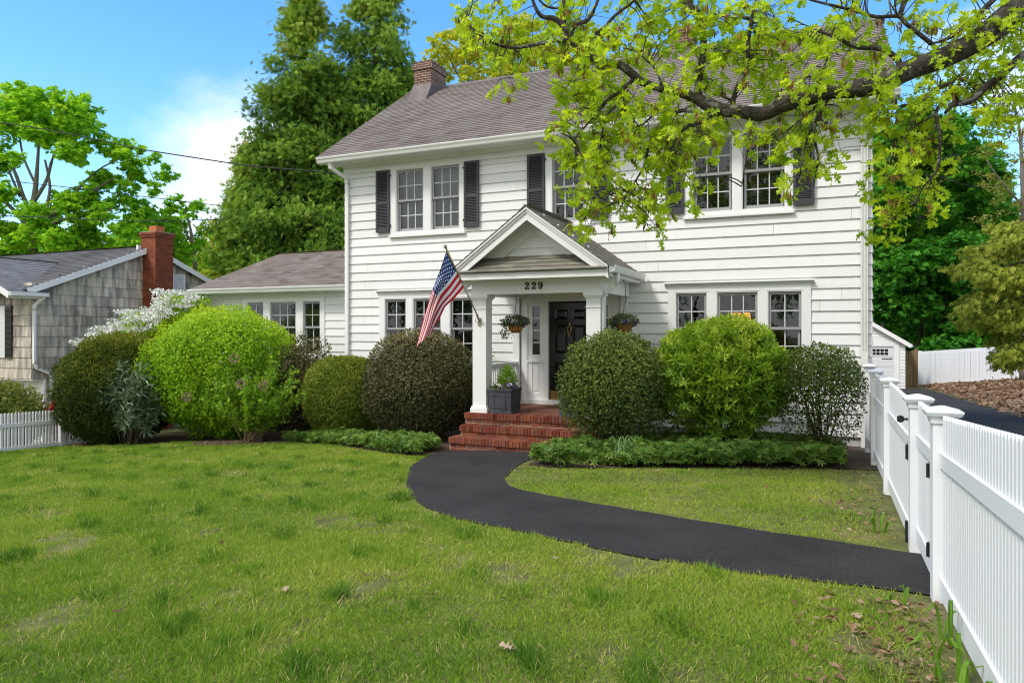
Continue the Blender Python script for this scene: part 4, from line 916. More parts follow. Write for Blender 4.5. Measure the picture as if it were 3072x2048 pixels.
# ================================================================== FLAG
fp0 = np.array((-5.93, 11.97, 2.01)); fp1 = np.array((-5.99, 10.78, 3.24)); fd = (fp1 - fp0)
ft = thing('flag', (-5.93, 12.0, 2.0), 'american flag hanging in folds from a slanted pole on the left porch column', 'flag')
m_ = MB(); m_.tube([fp0, fp0 + fd * .52], .0135, 10); m_.build('lower_pole', SILV, ft, True)
m_ = MB(); m_.tube([fp0 + fd * .52, fp0 + fd * .985], .0145, 10); m_.build('upper_pole', GLD, ft, True)
m_ = MB(); m_.tube([fp0 + fd * s for s in (.975, .983, .99, .998, 1.008, 1.02, 1.03)], [.012, .022, .014, .028, .034, .024, .004], 12); m_.build('finial', SILV, ft, True)
m_ = MB(); m_.prism([(-.03, -.075), (.03, -.075), (.04, 0), (.03, .075), (-.03, .075), (-.04, 0)], lambda p: (fp0[0] + p[0], 11.985, fp0[2] - .05 + p[1]), lambda p: (fp0[0] + p[0], 11.999, fp0[2] - .05 + p[1]))
m_.tube([fp0 + np.array((0, .0, -.03)), fp0 + fd * .07], .022, 10); m_.tube([fp0 + np.array((-.05, -.03, .01)), fp0 + np.array((-.06, -.03, -.05)), fp0 + np.array((0, -.03, -.07))], .008, 6); m_.build('bracket', SILV, ft)
def cz(v): return 12.1 - .0 * v
def poly_interp(pts, t):
    pts = np.array(pts, float); d = np.r_[0, np.cumsum(np.linalg.norm(np.diff(pts[:, :2], axis=0), axis=1))]; d /= d[-1]
    return np.array([np.interp(t, d, pts[:, i]) for i in range(3)]).T
# each row is one stripe edge: photo column, photo row, distance from the viewer (m)
hz = lambda px, py: None
def hoist(s):
    p = fp0 + fd * (.955 - .50 * s)
    zc = -p[0] * ST + p[1] * CT; return np.array((1536 + F_PX * (p[0] * CT + p[1] * ST) / zc - 2, HOR - F_PX * (p[2] - EYE) / zc, zc))
h = [hoist(s) for s in (0, .28, .54, .77, 1)]
rows = [
    [h[0], (1322, 805, 12.16), (1299, 864, 12.32), (1284, 912, 12.42), (1267, 968, 12.45), (1249, 1043, 12.48)],
    [h[1], (1334, 826, 12.22), (1306, 866, 12.20), (1291, 915, 12.28), (1277, 972, 12.32), (1257, 1030, 12.34)],
    [h[2], (1344, 846, 12.25), (1314, 880, 12.24), (1300, 922, 12.26), (1287, 975, 12.25), (1272, 1019, 12.26)],
    [h[3], (1353, 876, 12.42), (1322, 912, 12.30), (1302, 948, 12.28), (1292, 982, 12.34), (1283, 1006, 12.38)],
    [h[4], (1365, 893, 12.60), (1336, 920, 12.48), (1318, 957, 12.42), (1300, 985, 12.46), (1294, 1005, 12.50)]]
ts = np.linspace(0, 1, 41); Rw = np.array([poly_interp(r, ts) for r in rows]); ss = np.array((0, .28, .54, .77, 1.0))
NS = 53; SS = np.linspace(0, 1, NS); Gp = np.zeros((NS, 41, 3))
for j in range(41):
    for k in range(3):
        Gp[:, j, k] = np.interp(SS, ss, Rw[:, j, k])
for _ in range(2): Gp[1:-1, 1:-1] = (Gp[1:-1, 1:-1] * 2 + Gp[:-2, 1:-1] + Gp[2:, 1:-1] + Gp[1:-1, :-2] + Gp[1:-1, 2:]) / 6
rip = np.sin(SS[:, None] * 15 + ts[None, :] * 3) * .028 * ts[None, :] ** .6
G3 = np.array([[at(Gp[i, j, 0], Gp[i, j, 1], Gp[i, j, 2] + rip[i, j]) for j in range(41)] for i in range(NS)])
fm = MB(); vs = G3.reshape(-1, 3)
fm.v = [tuple(p) for p in vs]; fm.t = [.5] * len(vs)
for i in range(NS - 1):
    st = int((i + .5) / (NS - 1) * 13)
    for j in range(40):
        canton = st < 7 and ts[j] < .395
        fm.f.append((i * 41 + j, (i + 1) * 41 + j, (i + 1) * 41 + j + 1, i * 41 + j + 1)); fm.m.append(2 if canton else (0 if st % 2 == 0 else 1))
def cloth(n, c): return mat(n, [c], .75, transl=.25, tcol=(1, 1, 1), bump=(120, .1))
FR, FW, FB = cloth('flag_red', (.56, .008, .022)), cloth('flag_white', (.74, .74, .76)), cloth('flag_blue', (.018, .050, .20))
fo = fm.build('flag_cloth', [FR, FW, FB], ft, True)
sm = MB()
def on_flag(s, t):
    i = min(max(s * (NS - 1), 0), NS - 1.001); j = min(max(t * 40, 0), 39.999); a, b = int(i), int(j); f, g_ = i - a, j - b
    return (G3[a, b] * (1 - f) + G3[a + 1, b] * f) * (1 - g_) + (G3[a, b + 1] * (1 - f) + G3[a + 1, b + 1] * f) * g_
for r_ in range(9):
    for c_ in range(6 if r_ % 2 == 0 else 5):
        s0 = (r_ + 1) / 10 * 7 / 13; t0 = (c_ * 2 + (1 if r_ % 2 == 0 else 2)) / 12 * .395
        v = []
        for q in range(10):
            a = q * math.pi / 5; rr = .030 if q % 2 == 0 else .0125
            v.append(on_flag(s0 - rr * math.cos(a), t0 + rr * .62 * math.sin(a)))
        c0 = on_flag(s0, t0); toward = (np.array((0, 0, EYE)) - c0); toward /= np.linalg.norm(toward)
        for side in (1, -1): sm.add([p + toward * .006 * side for p in v], [tuple(range(10))])
sm.build('flag_stars', mat('star_white', [(.8, .8, .82)], .7), fo)

# ================================================================== PORCH PLANTS
def planter(x, y, label):
    z = PZ + .004; s = .235; t = thing('planter', (x, y, z), label, 'planter', 'grey square planters on the porch')
    m_ = MB()
    def ring(r, zz): return [(x - r, y - r, zz), (x + r, y - r, zz), (x + r, y + r, zz), (x - r, y + r, zz)]
    rr = [(s + .006, z), (s + .006, z + .03), (s - .012, z + .04), (s, z + .40), (s + .012, z + .41), (s + .016, z + .45), (s + .012, z + .462), (s - .03, z + .462), (s - .035, z + .42)]
    vs = [p for r, zz in rr for p in ring(r, zz)]
    m_.add(vs, [(4 * i + j, 4 * i + (j + 1) % 4, 4 * i + 4 + (j + 1) % 4, 4 * i + 4 + j) for i in range(len(rr) - 1) for j in range(4)] + [(3, 2, 1, 0), (32, 33, 34, 35)])
    for ax in range(4):                                             # raised panel with scooped corners on every side
        pts = []; a0, b0, c0 = .165, .055, .375; q = .05
        for (cx, cz_, st) in ((a0, c0, 180), (a0, b0, 90), (-a0, b0, 0), (-a0, c0, 270)):
            rng_ = np.linspace(st + 90, st, 6) if False else np.linspace(0, 90, 6)
            for k in rng_:
                aa = R(st + 90 - k) if True else 0
                pts.append((cx + q * math.cos(aa), cz_ + q * math.sin(aa)))
        pts.append(pts[0])
        P3 = []
        for u_, v_ in pts:
            o = s - .012 + .012 * (v_ / .4) + .004
            P3.append({0: (x + u_, y - o, z + v_), 1: (x + o, y + u_, z + v_), 2: (x - u_, y + o, z + v_), 3: (x - o, y - u_, z + v_)}[ax])
        m_.tube(P3, .007, 5, cap=False)
    m_.build('planter_box', LEAD, t)
    P, d, dep = dome(1500, (x, y), .26, .26, z + .36, z + .58, 5, shell=.4)
    leaves('bedding_foliage', P, d + rdir(len(P)), rdir(len(P)), .035 * rng.uniform(.7, 1.3, len(P)), np.clip(rng.normal(.4, .2, len(P)), 0, 1), T_OVAL, L_BOX, t)
    P, d, dep = dome(1800, (x + .03, y + .05), .17, .17, z + .40, z + .86, 6, shell=.6)
    leaves('green_topiary', P, d + rdir(len(P)) * .7 + np.array((0, 0, .8)), rdir(len(P)), .05 * rng.uniform(.7, 1.3, len(P)), np.clip(rng.normal(.6, .2, len(P)), 0, 1), T_LONG, L_HYD, t)
    for nm, m2, k, sd in (('white_daisies', W_FLOWER, 16, 1), ('purple_pansies', P_FLOWER, 22, 2)):
        r2 = np.random.default_rng(sd); P = np.column_stack([x + r2.uniform(-.23, .23, k), y + r2.uniform(-.27, -.05, k), z + r2.uniform(.47, .56, k)])
        if sd == 2: P[:, 0] = x + r2.uniform(.02, .26, k)
        leaves(nm, P, np.array([(0., 0, 1)] * k) + rdir(k) * .3, np.array([(0., -1, .4)] * k) + rdir(k) * .3, .034, np.full(k, .6), T_ROUND, m2, t)
        leaves(nm + '_petals', P, np.array([(1., 0, 0)] * k) + rdir(k) * .3, np.array([(0., -1, .4)] * k) + rdir(k) * .3, .034, np.full(k, .6), T_ROUND, m2, t)
planter(-5.53, 12.26, 'grey square planter with daisies and pansies beside the left porch column')
planter(-4.12, 12.26, 'grey square planter half hidden behind the round shrub right of the steps')
def basket(x, y, z, zh, label, sd):
    t = thing('hanging_basket', (x, y, z), label, 'hanging basket', 'hanging flower baskets under the porch roof')
    m_ = MB(); m_.lathe([(.02, -.15), (.08, -.145), (.125, -.10), (.15, -.03), (.155, 0), (.14, 0), (.10, -.05)], (x, y, z), 18); lin = m_.build('coir_basket', COCO, t, True)
    m_ = MB()
    for i in range(8):
        a = i * math.pi / 4; m_.tube([(x + r_ * math.cos(a), y + r_ * math.sin(a), z + q) for r_, q in ((.158, .0), (.153, -.03), (.128, -.10), (.082, -.148), (.0, -.156))], .0035, 4)
    m_.build('wire_frame', IRON, lin)
    m_ = MB()
    for i in range(3): a = i * 2.094 + .5; m_.tube([(x + .15 * math.cos(a), y + .15 * math.sin(a), z), (x, y, z + .30)], .003, 4)
    hk = zh - z; m_.tube([(x, y, z + .28), (x, y, z + .38), (x + .03, y, z + .42), (x + .02, y, z + hk - .07), (x - .02, y, z + hk - .04), (x, y, z + hk)], .006, 6); m_.build('chain_and_hook', IRON, t)
    P, d, dep = dome(1100, (x, y), .27, .24, z - .03, z + .19, sd, shell=.5, amp=.16); k = 220
    P2 = np.column_stack([x - .18 + rng.normal(0, .05, k), y - .1 + rng.normal(0, .05, k), z + .05 - rng.uniform(0, .30, k)])
    PP = np.concatenate([P, P2]); DD = np.concatenate([d + rdir(len(P)) * .8 + np.array((0, 0, -.2)), rdir(k) + np.array((0, 0, -.6))]); n_p = len(PP)
    leaves('trailing_foliage', PP, DD, rdir(n_p), .042 * rng.uniform(.7, 1.3, n_p), np.clip(rng.normal(.58, .25, n_p), 0, 1), T_OVAL, L_BOX, t)
    P, d, dep = dome(150, (x, y), .27, .24, z - .05, z + .18, sd + 1, shell=.1)
    leaves('purple_flowers', P, rdir(len(P)), d, .04, rng.random(len(P)), T_ROUND, P_FLOWER, t)
basket(-5.52, 12.75, 1.90, 2.60, 'hanging basket of trailing flowers left of the front door', 3)
basket(-3.34, 12.75, 1.90, 2.73, 'hanging basket of dark flowers just right of the right porch column', 4)

# ================================================================== SHRUBS
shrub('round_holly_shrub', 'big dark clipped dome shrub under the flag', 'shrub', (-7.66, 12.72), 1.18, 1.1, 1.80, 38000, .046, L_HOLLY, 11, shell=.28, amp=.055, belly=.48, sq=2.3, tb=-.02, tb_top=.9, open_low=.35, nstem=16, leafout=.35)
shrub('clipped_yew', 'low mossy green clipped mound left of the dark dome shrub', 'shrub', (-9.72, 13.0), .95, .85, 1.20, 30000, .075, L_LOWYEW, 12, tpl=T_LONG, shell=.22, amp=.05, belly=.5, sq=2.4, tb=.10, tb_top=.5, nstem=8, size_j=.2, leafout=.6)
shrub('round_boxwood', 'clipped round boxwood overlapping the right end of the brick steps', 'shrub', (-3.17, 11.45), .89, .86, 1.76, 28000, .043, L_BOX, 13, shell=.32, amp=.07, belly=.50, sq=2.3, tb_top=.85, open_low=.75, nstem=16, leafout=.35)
shrub('pieris_bush', 'bright yellow green pieris bush below the right lower windows', 'shrub', (-1.55, 12.25), 1.06, .98, 1.93, 6000, .10, L_PIERIS, 14, tpl=T_WHORL, shell=.42, amp=.13, belly=.52, sq=2.3, tb=.12, tb_top=.7, open_low=.75, nstem=14, srad=.028, leafout=1.3, zb=.02)
shrub('open_boxwood', 'thin gappy boxwood against the wall beside the picket fence', 'shrub', (-.06, 12.05), .66, .62, 1.56, 13000, .042, L_BOX, 15, shell=.55, amp=.10, belly=.62, sq=2.6, tb_top=.7, open_low=.55, nstem=22, srad=.012, leafout=.35, core=0)
shrub('burning_bush', 'very large bright lime green shrub in front of the low wing', 'shrub', (-13.45, 13.0), 1.85, 1.55, 2.42, 34000, .072, L_EUO, 16, shell=.26, amp=.12, belly=.50, sq=2.2, tb=.06, tb_top=.95, nstem=14, srad=.03, leafout=.5, up=-.1)
shrub('yew_hedge', 'dark rounded yew at the left end of the shrub border', 'shrub', (-16.05, 12.2), 1.42, 1.3, 1.66, 40000, .085, L_YEW, 17, tpl=T_LONG, shell=.25, amp=.10, belly=.46, sq=2.3, tb=-.08, tb_top=1.2, nstem=10, leafout=.8)
shrub('holly_bush', 'loose dark small leaved bush with reaching twigs in front of the wing windows', 'shrub', (-11.2, 13.25), .95, .8, 1.58, 13000, .055, L_HOLLY, 18, shell=.85, amp=.22, belly=.5, tb=.12, tb_top=.6, nstem=26, srad=.010, leafout=.9)
shrub('porch_side_shrub', 'small green shrub behind the white porch railing', 'shrub', (-6.55, 13.35), .38, .38, 1.42, 2200, .05, L_HYD, 19, shell=.7, amp=.15, belly=.6, nstem=9, tb=-.1)
# loose shrubs made of arching shoots
def shoot_shrub(name, label, cat, c, rad, zt, nsh, per, size, tpl, lm, sm_, seed, spread=1.0, droop=.0, srad=.007, leaf_from=.3, lean=(0, 0), extra=None, tb=0.0):
    q = random.Random(seed); z0 = gz(*c); t = thing(name, (c[0], c[1], z0), label, cat); b = MB(); P, D, Tn = [], [], []
    for i in range(nsh):
        a = q.uniform(0, 6.283); s = q.uniform(.1, 1) ** .6 * rad * spread; h_ = (zt - z0) * q.uniform(.6, 1) * (1 - .35 * (s / rad) ** 2)
        p0 = np.array((c[0] + q.gauss(0, .10), c[1] + q.gauss(0, .10), z0 - .02)); p2 = np.array((c[0] + math.cos(a) * s + lean[0], c[1] + math.sin(a) * s * .8 + lean[1], z0 + h_))
        pm = (p0 + p2) / 2 + np.array((q.gauss(0, .08), q.gauss(0, .08), .12 * h_ + droop)); pts = []
        for k in range(9):
            f = k / 8; pts.append(p0 * (1 - f) ** 2 + 2 * pm * f * (1 - f) + p2 * f * f)
        b.tube(pts, [srad * (1 - .75 * k / 8) for k in range(9)], 4, q.random())
        for k in range(per):
            f = q.uniform(leaf_from, 1.0); base = p0 * (1 - f) ** 2 + 2 * pm * f * (1 - f) + p2 * f * f
            P.append(base + np.array((q.gauss(0, .035), q.gauss(0, .035), q.gauss(0, .03)))); D.append(p2 - p0); Tn.append(q.gauss(.5, .22) + tb)
    b.build('stems', sm_, t, True); P = np.array(P); n = len(P)
    leaves('foliage', P, unit(np.array(D)) * .5 + rdir(n), rdir(n) + np.array((0, 0, .8)), size * rng.uniform(.6, 1.35, n), np.clip(Tn, 0, 1), tpl, lm, t)
    return t, P
hy, hp = shoot_shrub('hydrangea', 'hydrangea with bare tan stems and dried flower heads at the lawn edge', 'shrub', (-11.6, 12.1), 1.45, 1.30, 90, 95, .10, T_OVAL, L_HYD, TANSTEM, 21, srad=.010, leaf_from=.25)
for (px, py, zc) in ((702, 1074, 14.7), (790, 1156, 14.6), (560, 1190, 14.9), (722, 1152, 14.6)):
    p = at(px, py, zc); k = 130; d = rdir(k); o = leaves('dried_flower_head', p + d * .075, d, rdir(k), .035, rng.random(k), T_ROUND, TANSTEM, hy)
shoot_shrub('rhododendron', 'leggy rhododendron with long grey green leaves between the yew and the lime shrub', 'shrub', (-14.75, 11.55), .80, 1.35, 44, 60, .20, T_LONG, L_RHODO, DBARK, 22, srad=.010, leaf_from=.28)
vb_, vp = shoot_shrub('viburnum', 'white flowering viburnum spreading its tiers in front of the red chimney', 'shrub', (-17.9, 14.6), 2.5, 2.45, 46, 44, .10, T_OVAL, L_EUO, DBARK, 23, srad=.016, leaf_from=.45, lean=(.5, 0))
fl_p = []
for (x0, y0, x1, y1, n) in ((270, 1035, 470, 985, 26), (310, 1010, 560, 940, 40), (370, 975, 590, 925, 36), (395, 955, 450, 935, 10), (470, 940, 610, 905, 30), (500, 925, 560, 880, 18), (530, 905, 615, 895, 16), (590, 935, 620, 900, 10), (420, 1000, 520, 955, 20), (505, 893, 520, 882, 4)):
    for i in range(n):
        f = rng.random(); fl_p.append(at(x0 + (x1 - x0) * f + rng.normal(0, 8), y0 + (y1 - y0) * f + rng.normal(0, 6), 20.3 + rng.normal(0, .5)))
fl_p = np.array(fl_p); k = 18; Q = np.repeat(fl_p, k, 0) + np.column_stack([rng.normal(0, .085, len(fl_p) * k), rng.normal(0, .085, len(fl_p) * k), rng.normal(.05, .022, len(fl_p) * k)]) - np.array((.0, .35, 0))
leaves('flower_clusters', Q, rdir(len(Q)) + np.array((0, 0, .6)), rdir(len(Q)), .075, rng.random(len(Q)), T_ROUND, W_FLOWER, vb_)
Q2 = np.repeat(fl_p, 14, 0) + np.column_stack([rng.normal(0, .13, len(fl_p) * 14), rng.normal(0, .13, len(fl_p) * 14), rng.normal(-.06, .05, len(fl_p) * 14)])
leaves('tier_leaves', Q2, rdir(len(Q2)), rdir(len(Q2)) + np.array((0, 0, 1.)), .11, np.clip(rng.normal(.55, .2, len(Q2)), 0, 1), T_OVAL, L_EUO, vb_)
shrub('laurel_bush', 'yellow green mounded bush behind the low fence at the left edge', 'shrub', (-19.0, 10.9), 1.2, 1.3, .50, 9000, .13, L_LAUREL, 24, tpl=T_LONG, shell=.3, amp=.08, tb=.1, nstem=8)
shrub('azalea', 'red flowering azalea behind the low fence', 'shrub', (-18.35, 12.6), .75, .6, .0, 3200, .10, R_FLOWER, 25, tpl=T_ROUND, shell=.4, amp=.1, nstem=7, zb=-1.0)
# ground cover along the beds and strappy clumps
def cover(name, n, x0, x1, y0, y1, poly, h_, seed, label):
    P = scatter(n * 3, x0, x1, y0, y1); P = P[inside(P, np.array(poly))]
    P = P[n2(P, seed, 2.2) > -.75][:n]
    hh = h_ * (.65 + .35 * rng.random(len(P))) * (1 + .35 * n2(P, seed + 1, 2.5))
    Q = np.column_stack([P, ground(P[:, 0], P[:, 1]) + np.maximum(hh, .05) * rng.uniform(.12, 1.1, len(P)) ** .6 + .02])
    o = leaves(name, Q, np.column_stack([rng.normal(0, .25, (len(P), 2)), -np.ones(len(P)) * .0 + 1.0])[:, [0, 1, 2]] * np.array((1, 1, .0)) + rdir(len(P)) * .35, np.array((0, 0, 1.)) + rdir(len(P)) * .45, .062 * rng.uniform(.7, 1.3, len(P)), np.clip(rng.normal(.45, .24, len(P)) + .15 * n2(P, seed + 2, 1.5), 0, 1), T_WHORL, L_COVER)
    tag(o, label, 'ground cover', kind='stuff')
    return Q
cover('ground_cover', 9500, -10.8, -6.0, 10.2, 13.5, [(-6.25, 10.35), (-6.7, 10.45), (-8, 11.1), (-9.4, 11.75), (-10.8, 12.1), (-10.2, 12.6), (-8.3, 12.0), (-6.9, 11.8), (-6.4, 11.3)], .25, 61, 'low green pachysandra along the lawn left of the brick steps')
cover('ground_cover', 17000, -4.1, .7, 9.7, 13.6, [(-4.05, 9.95), (-3.6, 9.75), (-2.7, 9.98), (-1.65, 10.30), (-.6, 10.7), (.3, 11.08), (.3, 12.0), (-.6, 13.2), (-2.6, 13), (-3.1, 11.3), (-3.7, 11.2), (-4.1, 10.7)], .27, 62, 'low green pachysandra under the shrubs right of the brick steps')
def strappy(name, c, n, L_, label, seed, m=L_DAFF, wdt=.022, group=None):
    q = np.random.default_rng(seed); z0 = gz(*c); t = thing(name, (c[0], c[1], z0), label, 'plant', group); b = MB()
    for i in range(n):
        a = q.uniform(0, 6.283); s = q.uniform(.25, .75) * L_; hgt = L_ * q.uniform(.45, .9); p0 = np.array((c[0] + q.normal(0, .06), c[1] + q.normal(0, .06), z0))
        d = np.array((math.cos(a), math.sin(a), 0)); sd = np.array((-d[1], d[0], 0)) * wdt / 2; pts = []
        for k in range(8):
            f = k / 7; pts.append(p0 + d * s * f ** 1.4 + np.array((0, 0, hgt * (1 - (1 - min(f / .62, 1.0)) ** 2) - hgt * .75 * max(f - .62, 0) / .38 * q.uniform(.2, 1))))
        vs = []
        for k, p in enumerate(pts): ww = 1 - (k / 7) ** 3; vs += [p - sd * ww, p + np.array((0, 0, -.004)), p + sd * ww]
        b.add(vs, [(3 * k + j, 3 * k + j + 1, 3 * k + j + 4, 3 * k + j + 3) for k in range(7) for j in (0, 1)], q.random())
    b.build('strap_leaves', m, t, True); return t
DG = 'daffodil leaf clumps along the beds'
strappy('daffodil_clump', (-7.6, 11.15), 20, .42, 'strappy daffodil clump at the lawn edge below the dark dome shrub', 1, group=DG)
strappy('daffodil_clump', (-6.7, 10.75), 14, .36, 'smaller daffodil clump nearest the left end of the steps', 2, group=DG)
strappy('daffodil_clump', (-3.55, 9.95), 26, .40, 'pale daffodil clump at the left tip of the right bed', 3, group=DG)
strappy('daffodil_clump', (-2.75, 10.3), 24, .50, 'taller daffodil clump in the bed in front of the round boxwood', 4, group=DG)
CORN = leafmat('broad_blade', [(.07, .15, .015), (.11, .21, .02)], .3)
WG = 'broad bladed weeds at the fence foot'
for i, (x, y, L_, lb) in enumerate(((.60, 4.60, .34, 'tall arching weed blade against the near fence post'), (.58, 4.05, .30, 'two bladed weed leaning on the near fence panel'), (.58, 3.72, .30, 'low weed with broad blades at the foot of the near fence panel'), (.46, 5.25, .20, 'short broad weed at the base of the near fence post'), (.42, 7.25, .28, 'leafy weed by the gate on the far side of the path'))):
    strappy('weed', (x, y), 3 + i % 3, L_, lb, 40 + i, CORN, .024, WG)

# ================================================================== NEIGHBOUR'S HOUSE
NXW, NY0 = -21.0, 13.2
nb = thing('neighbour_house', (-24, 17, -1.2), 'grey weathered shingle house with a red brick chimney beyond the left fence', 'house')
def shakes(mb, O, U, Nn, u0, u1, z0, z1, ex=.31, clip=None):
    O, U, Nn = np.array(O, float), np.array(U, float), np.array(Nn, float); fl_ = np.cross(U, (0, 0, 1)) @ Nn < 0
    z = z0
    while z < z1:
        lo, hi = clip(z + ex * .5) if clip else (u0, u1)
        u = lo
        while u < hi - .01:
            w_ = min(random.uniform(.10, .30), hi - u); zz = z + random.choice((0, 0, 0, .004, -.006)); a, b = u + .003, u + w_ - .003
            if b > a:
                q = lambda uu, h_, d: O + U * uu + np.array((0, 0, h_)) + Nn * d
                vs = [q(a, zz, .028), q(b, zz, .028), q(b, z + ex + .01, .006), q(a, z + ex + .01, .006), q(a, zz, 0), q(b, zz, 0)]
                fs = [(0, 1, 2, 3), (4, 5, 1, 0), (4, 0, 3), (1, 5, 2)]
                mb.add(vs, [f[::-1] for f in fs] if fl_ else fs, min(max(random.gauss(.5, .25), 0), 1))
            u += w_
        z += ex
nclip = lambda z: (NY0 if z > .35 else NY0 + .38, 21.0) if z < 3.0 else (13.1 + (z - 2.98) / .4, 21.1 - (z - 2.98) / .4)
m_ = MB(); shakes(m_, (NXW, 0, 0), (0, 1, 0), (1, 0, 0), 0, 0, -1.48, 4.5, clip=nclip)
m_.box(-33, NXW - .002, NY0 + .4, 21, -1.8, 2.95); m_.prism([(13.3, 2.95), (21.0, 2.95), (17.1, 4.46)], lambda p: (-33, *p), lambda p: (NXW - .002, *p)); m_.build('shingle_wall', SHAKE, nb)
m_ = MB(); shakes(m_, (0, NY0, 0), (1, 0, 0), (0, -1, 0), -33, NXW, .38, 2.9); shakes(m_, (0, NY0, 0), (1, 0, 0), (0, -1, 0), 0, 0, 2.9, 4.0, clip=lambda z: (-23.5 - max(0, 3.95 - z) / .43, -23.5 + max(0, 3.95 - z) / .43)); m_.box(-33, NXW - .01, NY0 + .002, NY0 + .40, .36, 2.9); m_.build('front_wall', SHAKE, nb)
m_ = MB(); m_.box(-33, NXW - .02, NY0 + .36, NY0 + .40, -1.8, .36); m_.box(NXW - .10, NXW + .03, NY0 + .33, NY0 + .385, -1.8, .36); m_.box(-33, NXW + .02, NY0 - .01, NY0 + .38, .34, .36); m_.build('lower_wall', WHITE, nb)
NROOF = MB(); ns = math.hypot(4.25, 1.7)
shingle_slope(NROOF, (-34, 12.85, 2.94), (1, 0, 0), np.array((0, 4.25, 1.7)) / ns, 26, ns / 25.6, lambda v: (0, 34 + NXW + .22), thv=(0, -.37, .93), tab=.32)
shingle_slope(NROOF, (-34, 21.35, 2.94), (1, 0, 0), np.array((0, -4.25, 1.7)) / ns, 26, ns / 25.6, lambda v: (0, 34 + NXW + .22), thv=(0, .37, .93), tab=.32)
NROOF.prism([(12.88, 2.86), (17.1, 4.55), (21.32, 2.86), (21.32, 2.92), (17.1, 4.62), (12.88, 2.92)], lambda p: (-34, *p), lambda p: (NXW + .20, *p), .2)
NROOF.build('roof', SHINGLE3, nb)
CR = MB(); cs = math.hypot(2.75, 1.18)
shingle_slope(CR, (-20.72, 12.40, 2.86), (0, 1, 0), np.array((-2.75, 0, 1.18)) / cs, 18, cs / 17.6, lambda v: (0, 1.2 + v / cs * 2.4), thv=(.4, 0, .92), tab=.32)
shingle_slope(CR, (-26.25, 16.0, 2.86), (0, -1, 0), np.array((2.75, 0, 1.18)) / cs, 18, cs / 17.6, lambda v: (0, 3.6), thv=(-.4, 0, .92), tab=.32)
CR.prism([(-26.2, 2.79), (-23.48, 3.96), (-20.76, 2.79), (-20.76, 2.84), (-23.48, 4.02), (-26.2, 2.84)], lambda p: (p[0], 12.42, p[1]), lambda p: (p[0], 13.5, p[1]), .2)
CR.build('front_gable_roof', mat('pale_grey_roof', [(.13, .13, .135), (.17, .17, .175), (.20, .20, .205)], .9, noise=(.6, .15)), nb)
m_ = MB()
for f, sx in ((lambda y: y, 1), (lambda y: 34.2 - y, -1)): m_.obox((NXW + .20, f(12.95), 2.90), (NXW + .20, f(17.1), 4.56), .04, .17)
for sx in (-1, 1): m_.obox((-23.48 + sx * 2.74, 12.41, 2.78), (-23.48, 12.41, 3.97), .04, .17)
m_.build('rake_board', WHITE, nb)
m_ = MB(); m_.box(-20.78, -20.66, 12.40, 13.48, 2.77, 2.87); m_.box(-20.85, -20.78, 12.40, 13.45, 2.70, 2.86); m_.build('gutter', GUT, nb)
dspout(nb, [(-20.75, 13.36, 2.78), (-20.80, 13.30, 2.66), (-20.93, 13.22, 2.50), (-20.93, 13.22, 2.40), (-20.93, 13.22, .85), (-20.93, 13.30, .68), (-20.93, 13.68, .50), (-20.93, 13.72, .38), (-20.93, 13.72, -1.6)])
m_ = MB(); m_.box(-21.05, -20.37, 16.83, 17.53, -1.6, 4.92); m_.box(-21.08, -20.34, 16.80, 17.56, 4.92, 5.0); m_.box(-21.10, -20.32, 16.78, 17.58, 5.0, 5.08)
nc = boxuv(m_.build('brick_chimney', CHIM2, nb))
m_ = MB(); m_.box(-21.09, -20.33, 16.79, 17.57, 5.08, 5.10); m_.build('chimney_cap', mat('mortar_cap', [(.36, .33, .28)], .9), nc)
m_ = MB(); m_.box(-20.88, -20.55, 17.0, 17.33, 5.10, 5.32); m_.build('chimney_flue', TERRA, nc)
m_ = MB(); m_.box(-21.12, -21.04, 16.70, 16.83, 4.42, 4.66); m_.build('chimney_trim', WHITE, nb)
m_ = MB(); m_.box(NXW + .02, NXW + .06, 18.0, 18.06, 2.95, 3.78); m_.box(NXW + .02, NXW + .06, 18.48, 18.54, 2.95, 3.78); m_.box(NXW + .02, NXW + .06, 18.06, 18.48, 2.95, 3.01); m_.box(NXW + .02, NXW + .06, 18.06, 18.48, 3.72, 3.78)
for i in range(11): zz = 3.03 + i * .063; m_.add([(NXW + .03, 18.06, zz + .045), (NXW + .03, 18.48, zz + .045), (NXW + .055, 18.48, zz), (NXW + .055, 18.06, zz)], [(0, 3, 2, 1)])
m_.build('gable_vent', WHITE, nb)
m_ = MB(); m_.box(-22.15, -21.85, NY0 - .07, NY0 - .03, .98, 2.52)
for i in range(40): zz = 1.02 + i * .036; m_.add([(-22.12, NY0 - .068, zz), (-21.88, NY0 - .068, zz), (-21.88, NY0 - .082, zz + .022), (-22.12, NY0 - .082, zz + .022)], [(0, 1, 2, 3)])
m_.build('shutter', IRON, nb)
m_ = MB(); m_.box(-21.82 - 1.35, -22.18, NY0 - .05, NY0 - .01, .98, 2.52); m_.build('window', MUNTIN, nb)

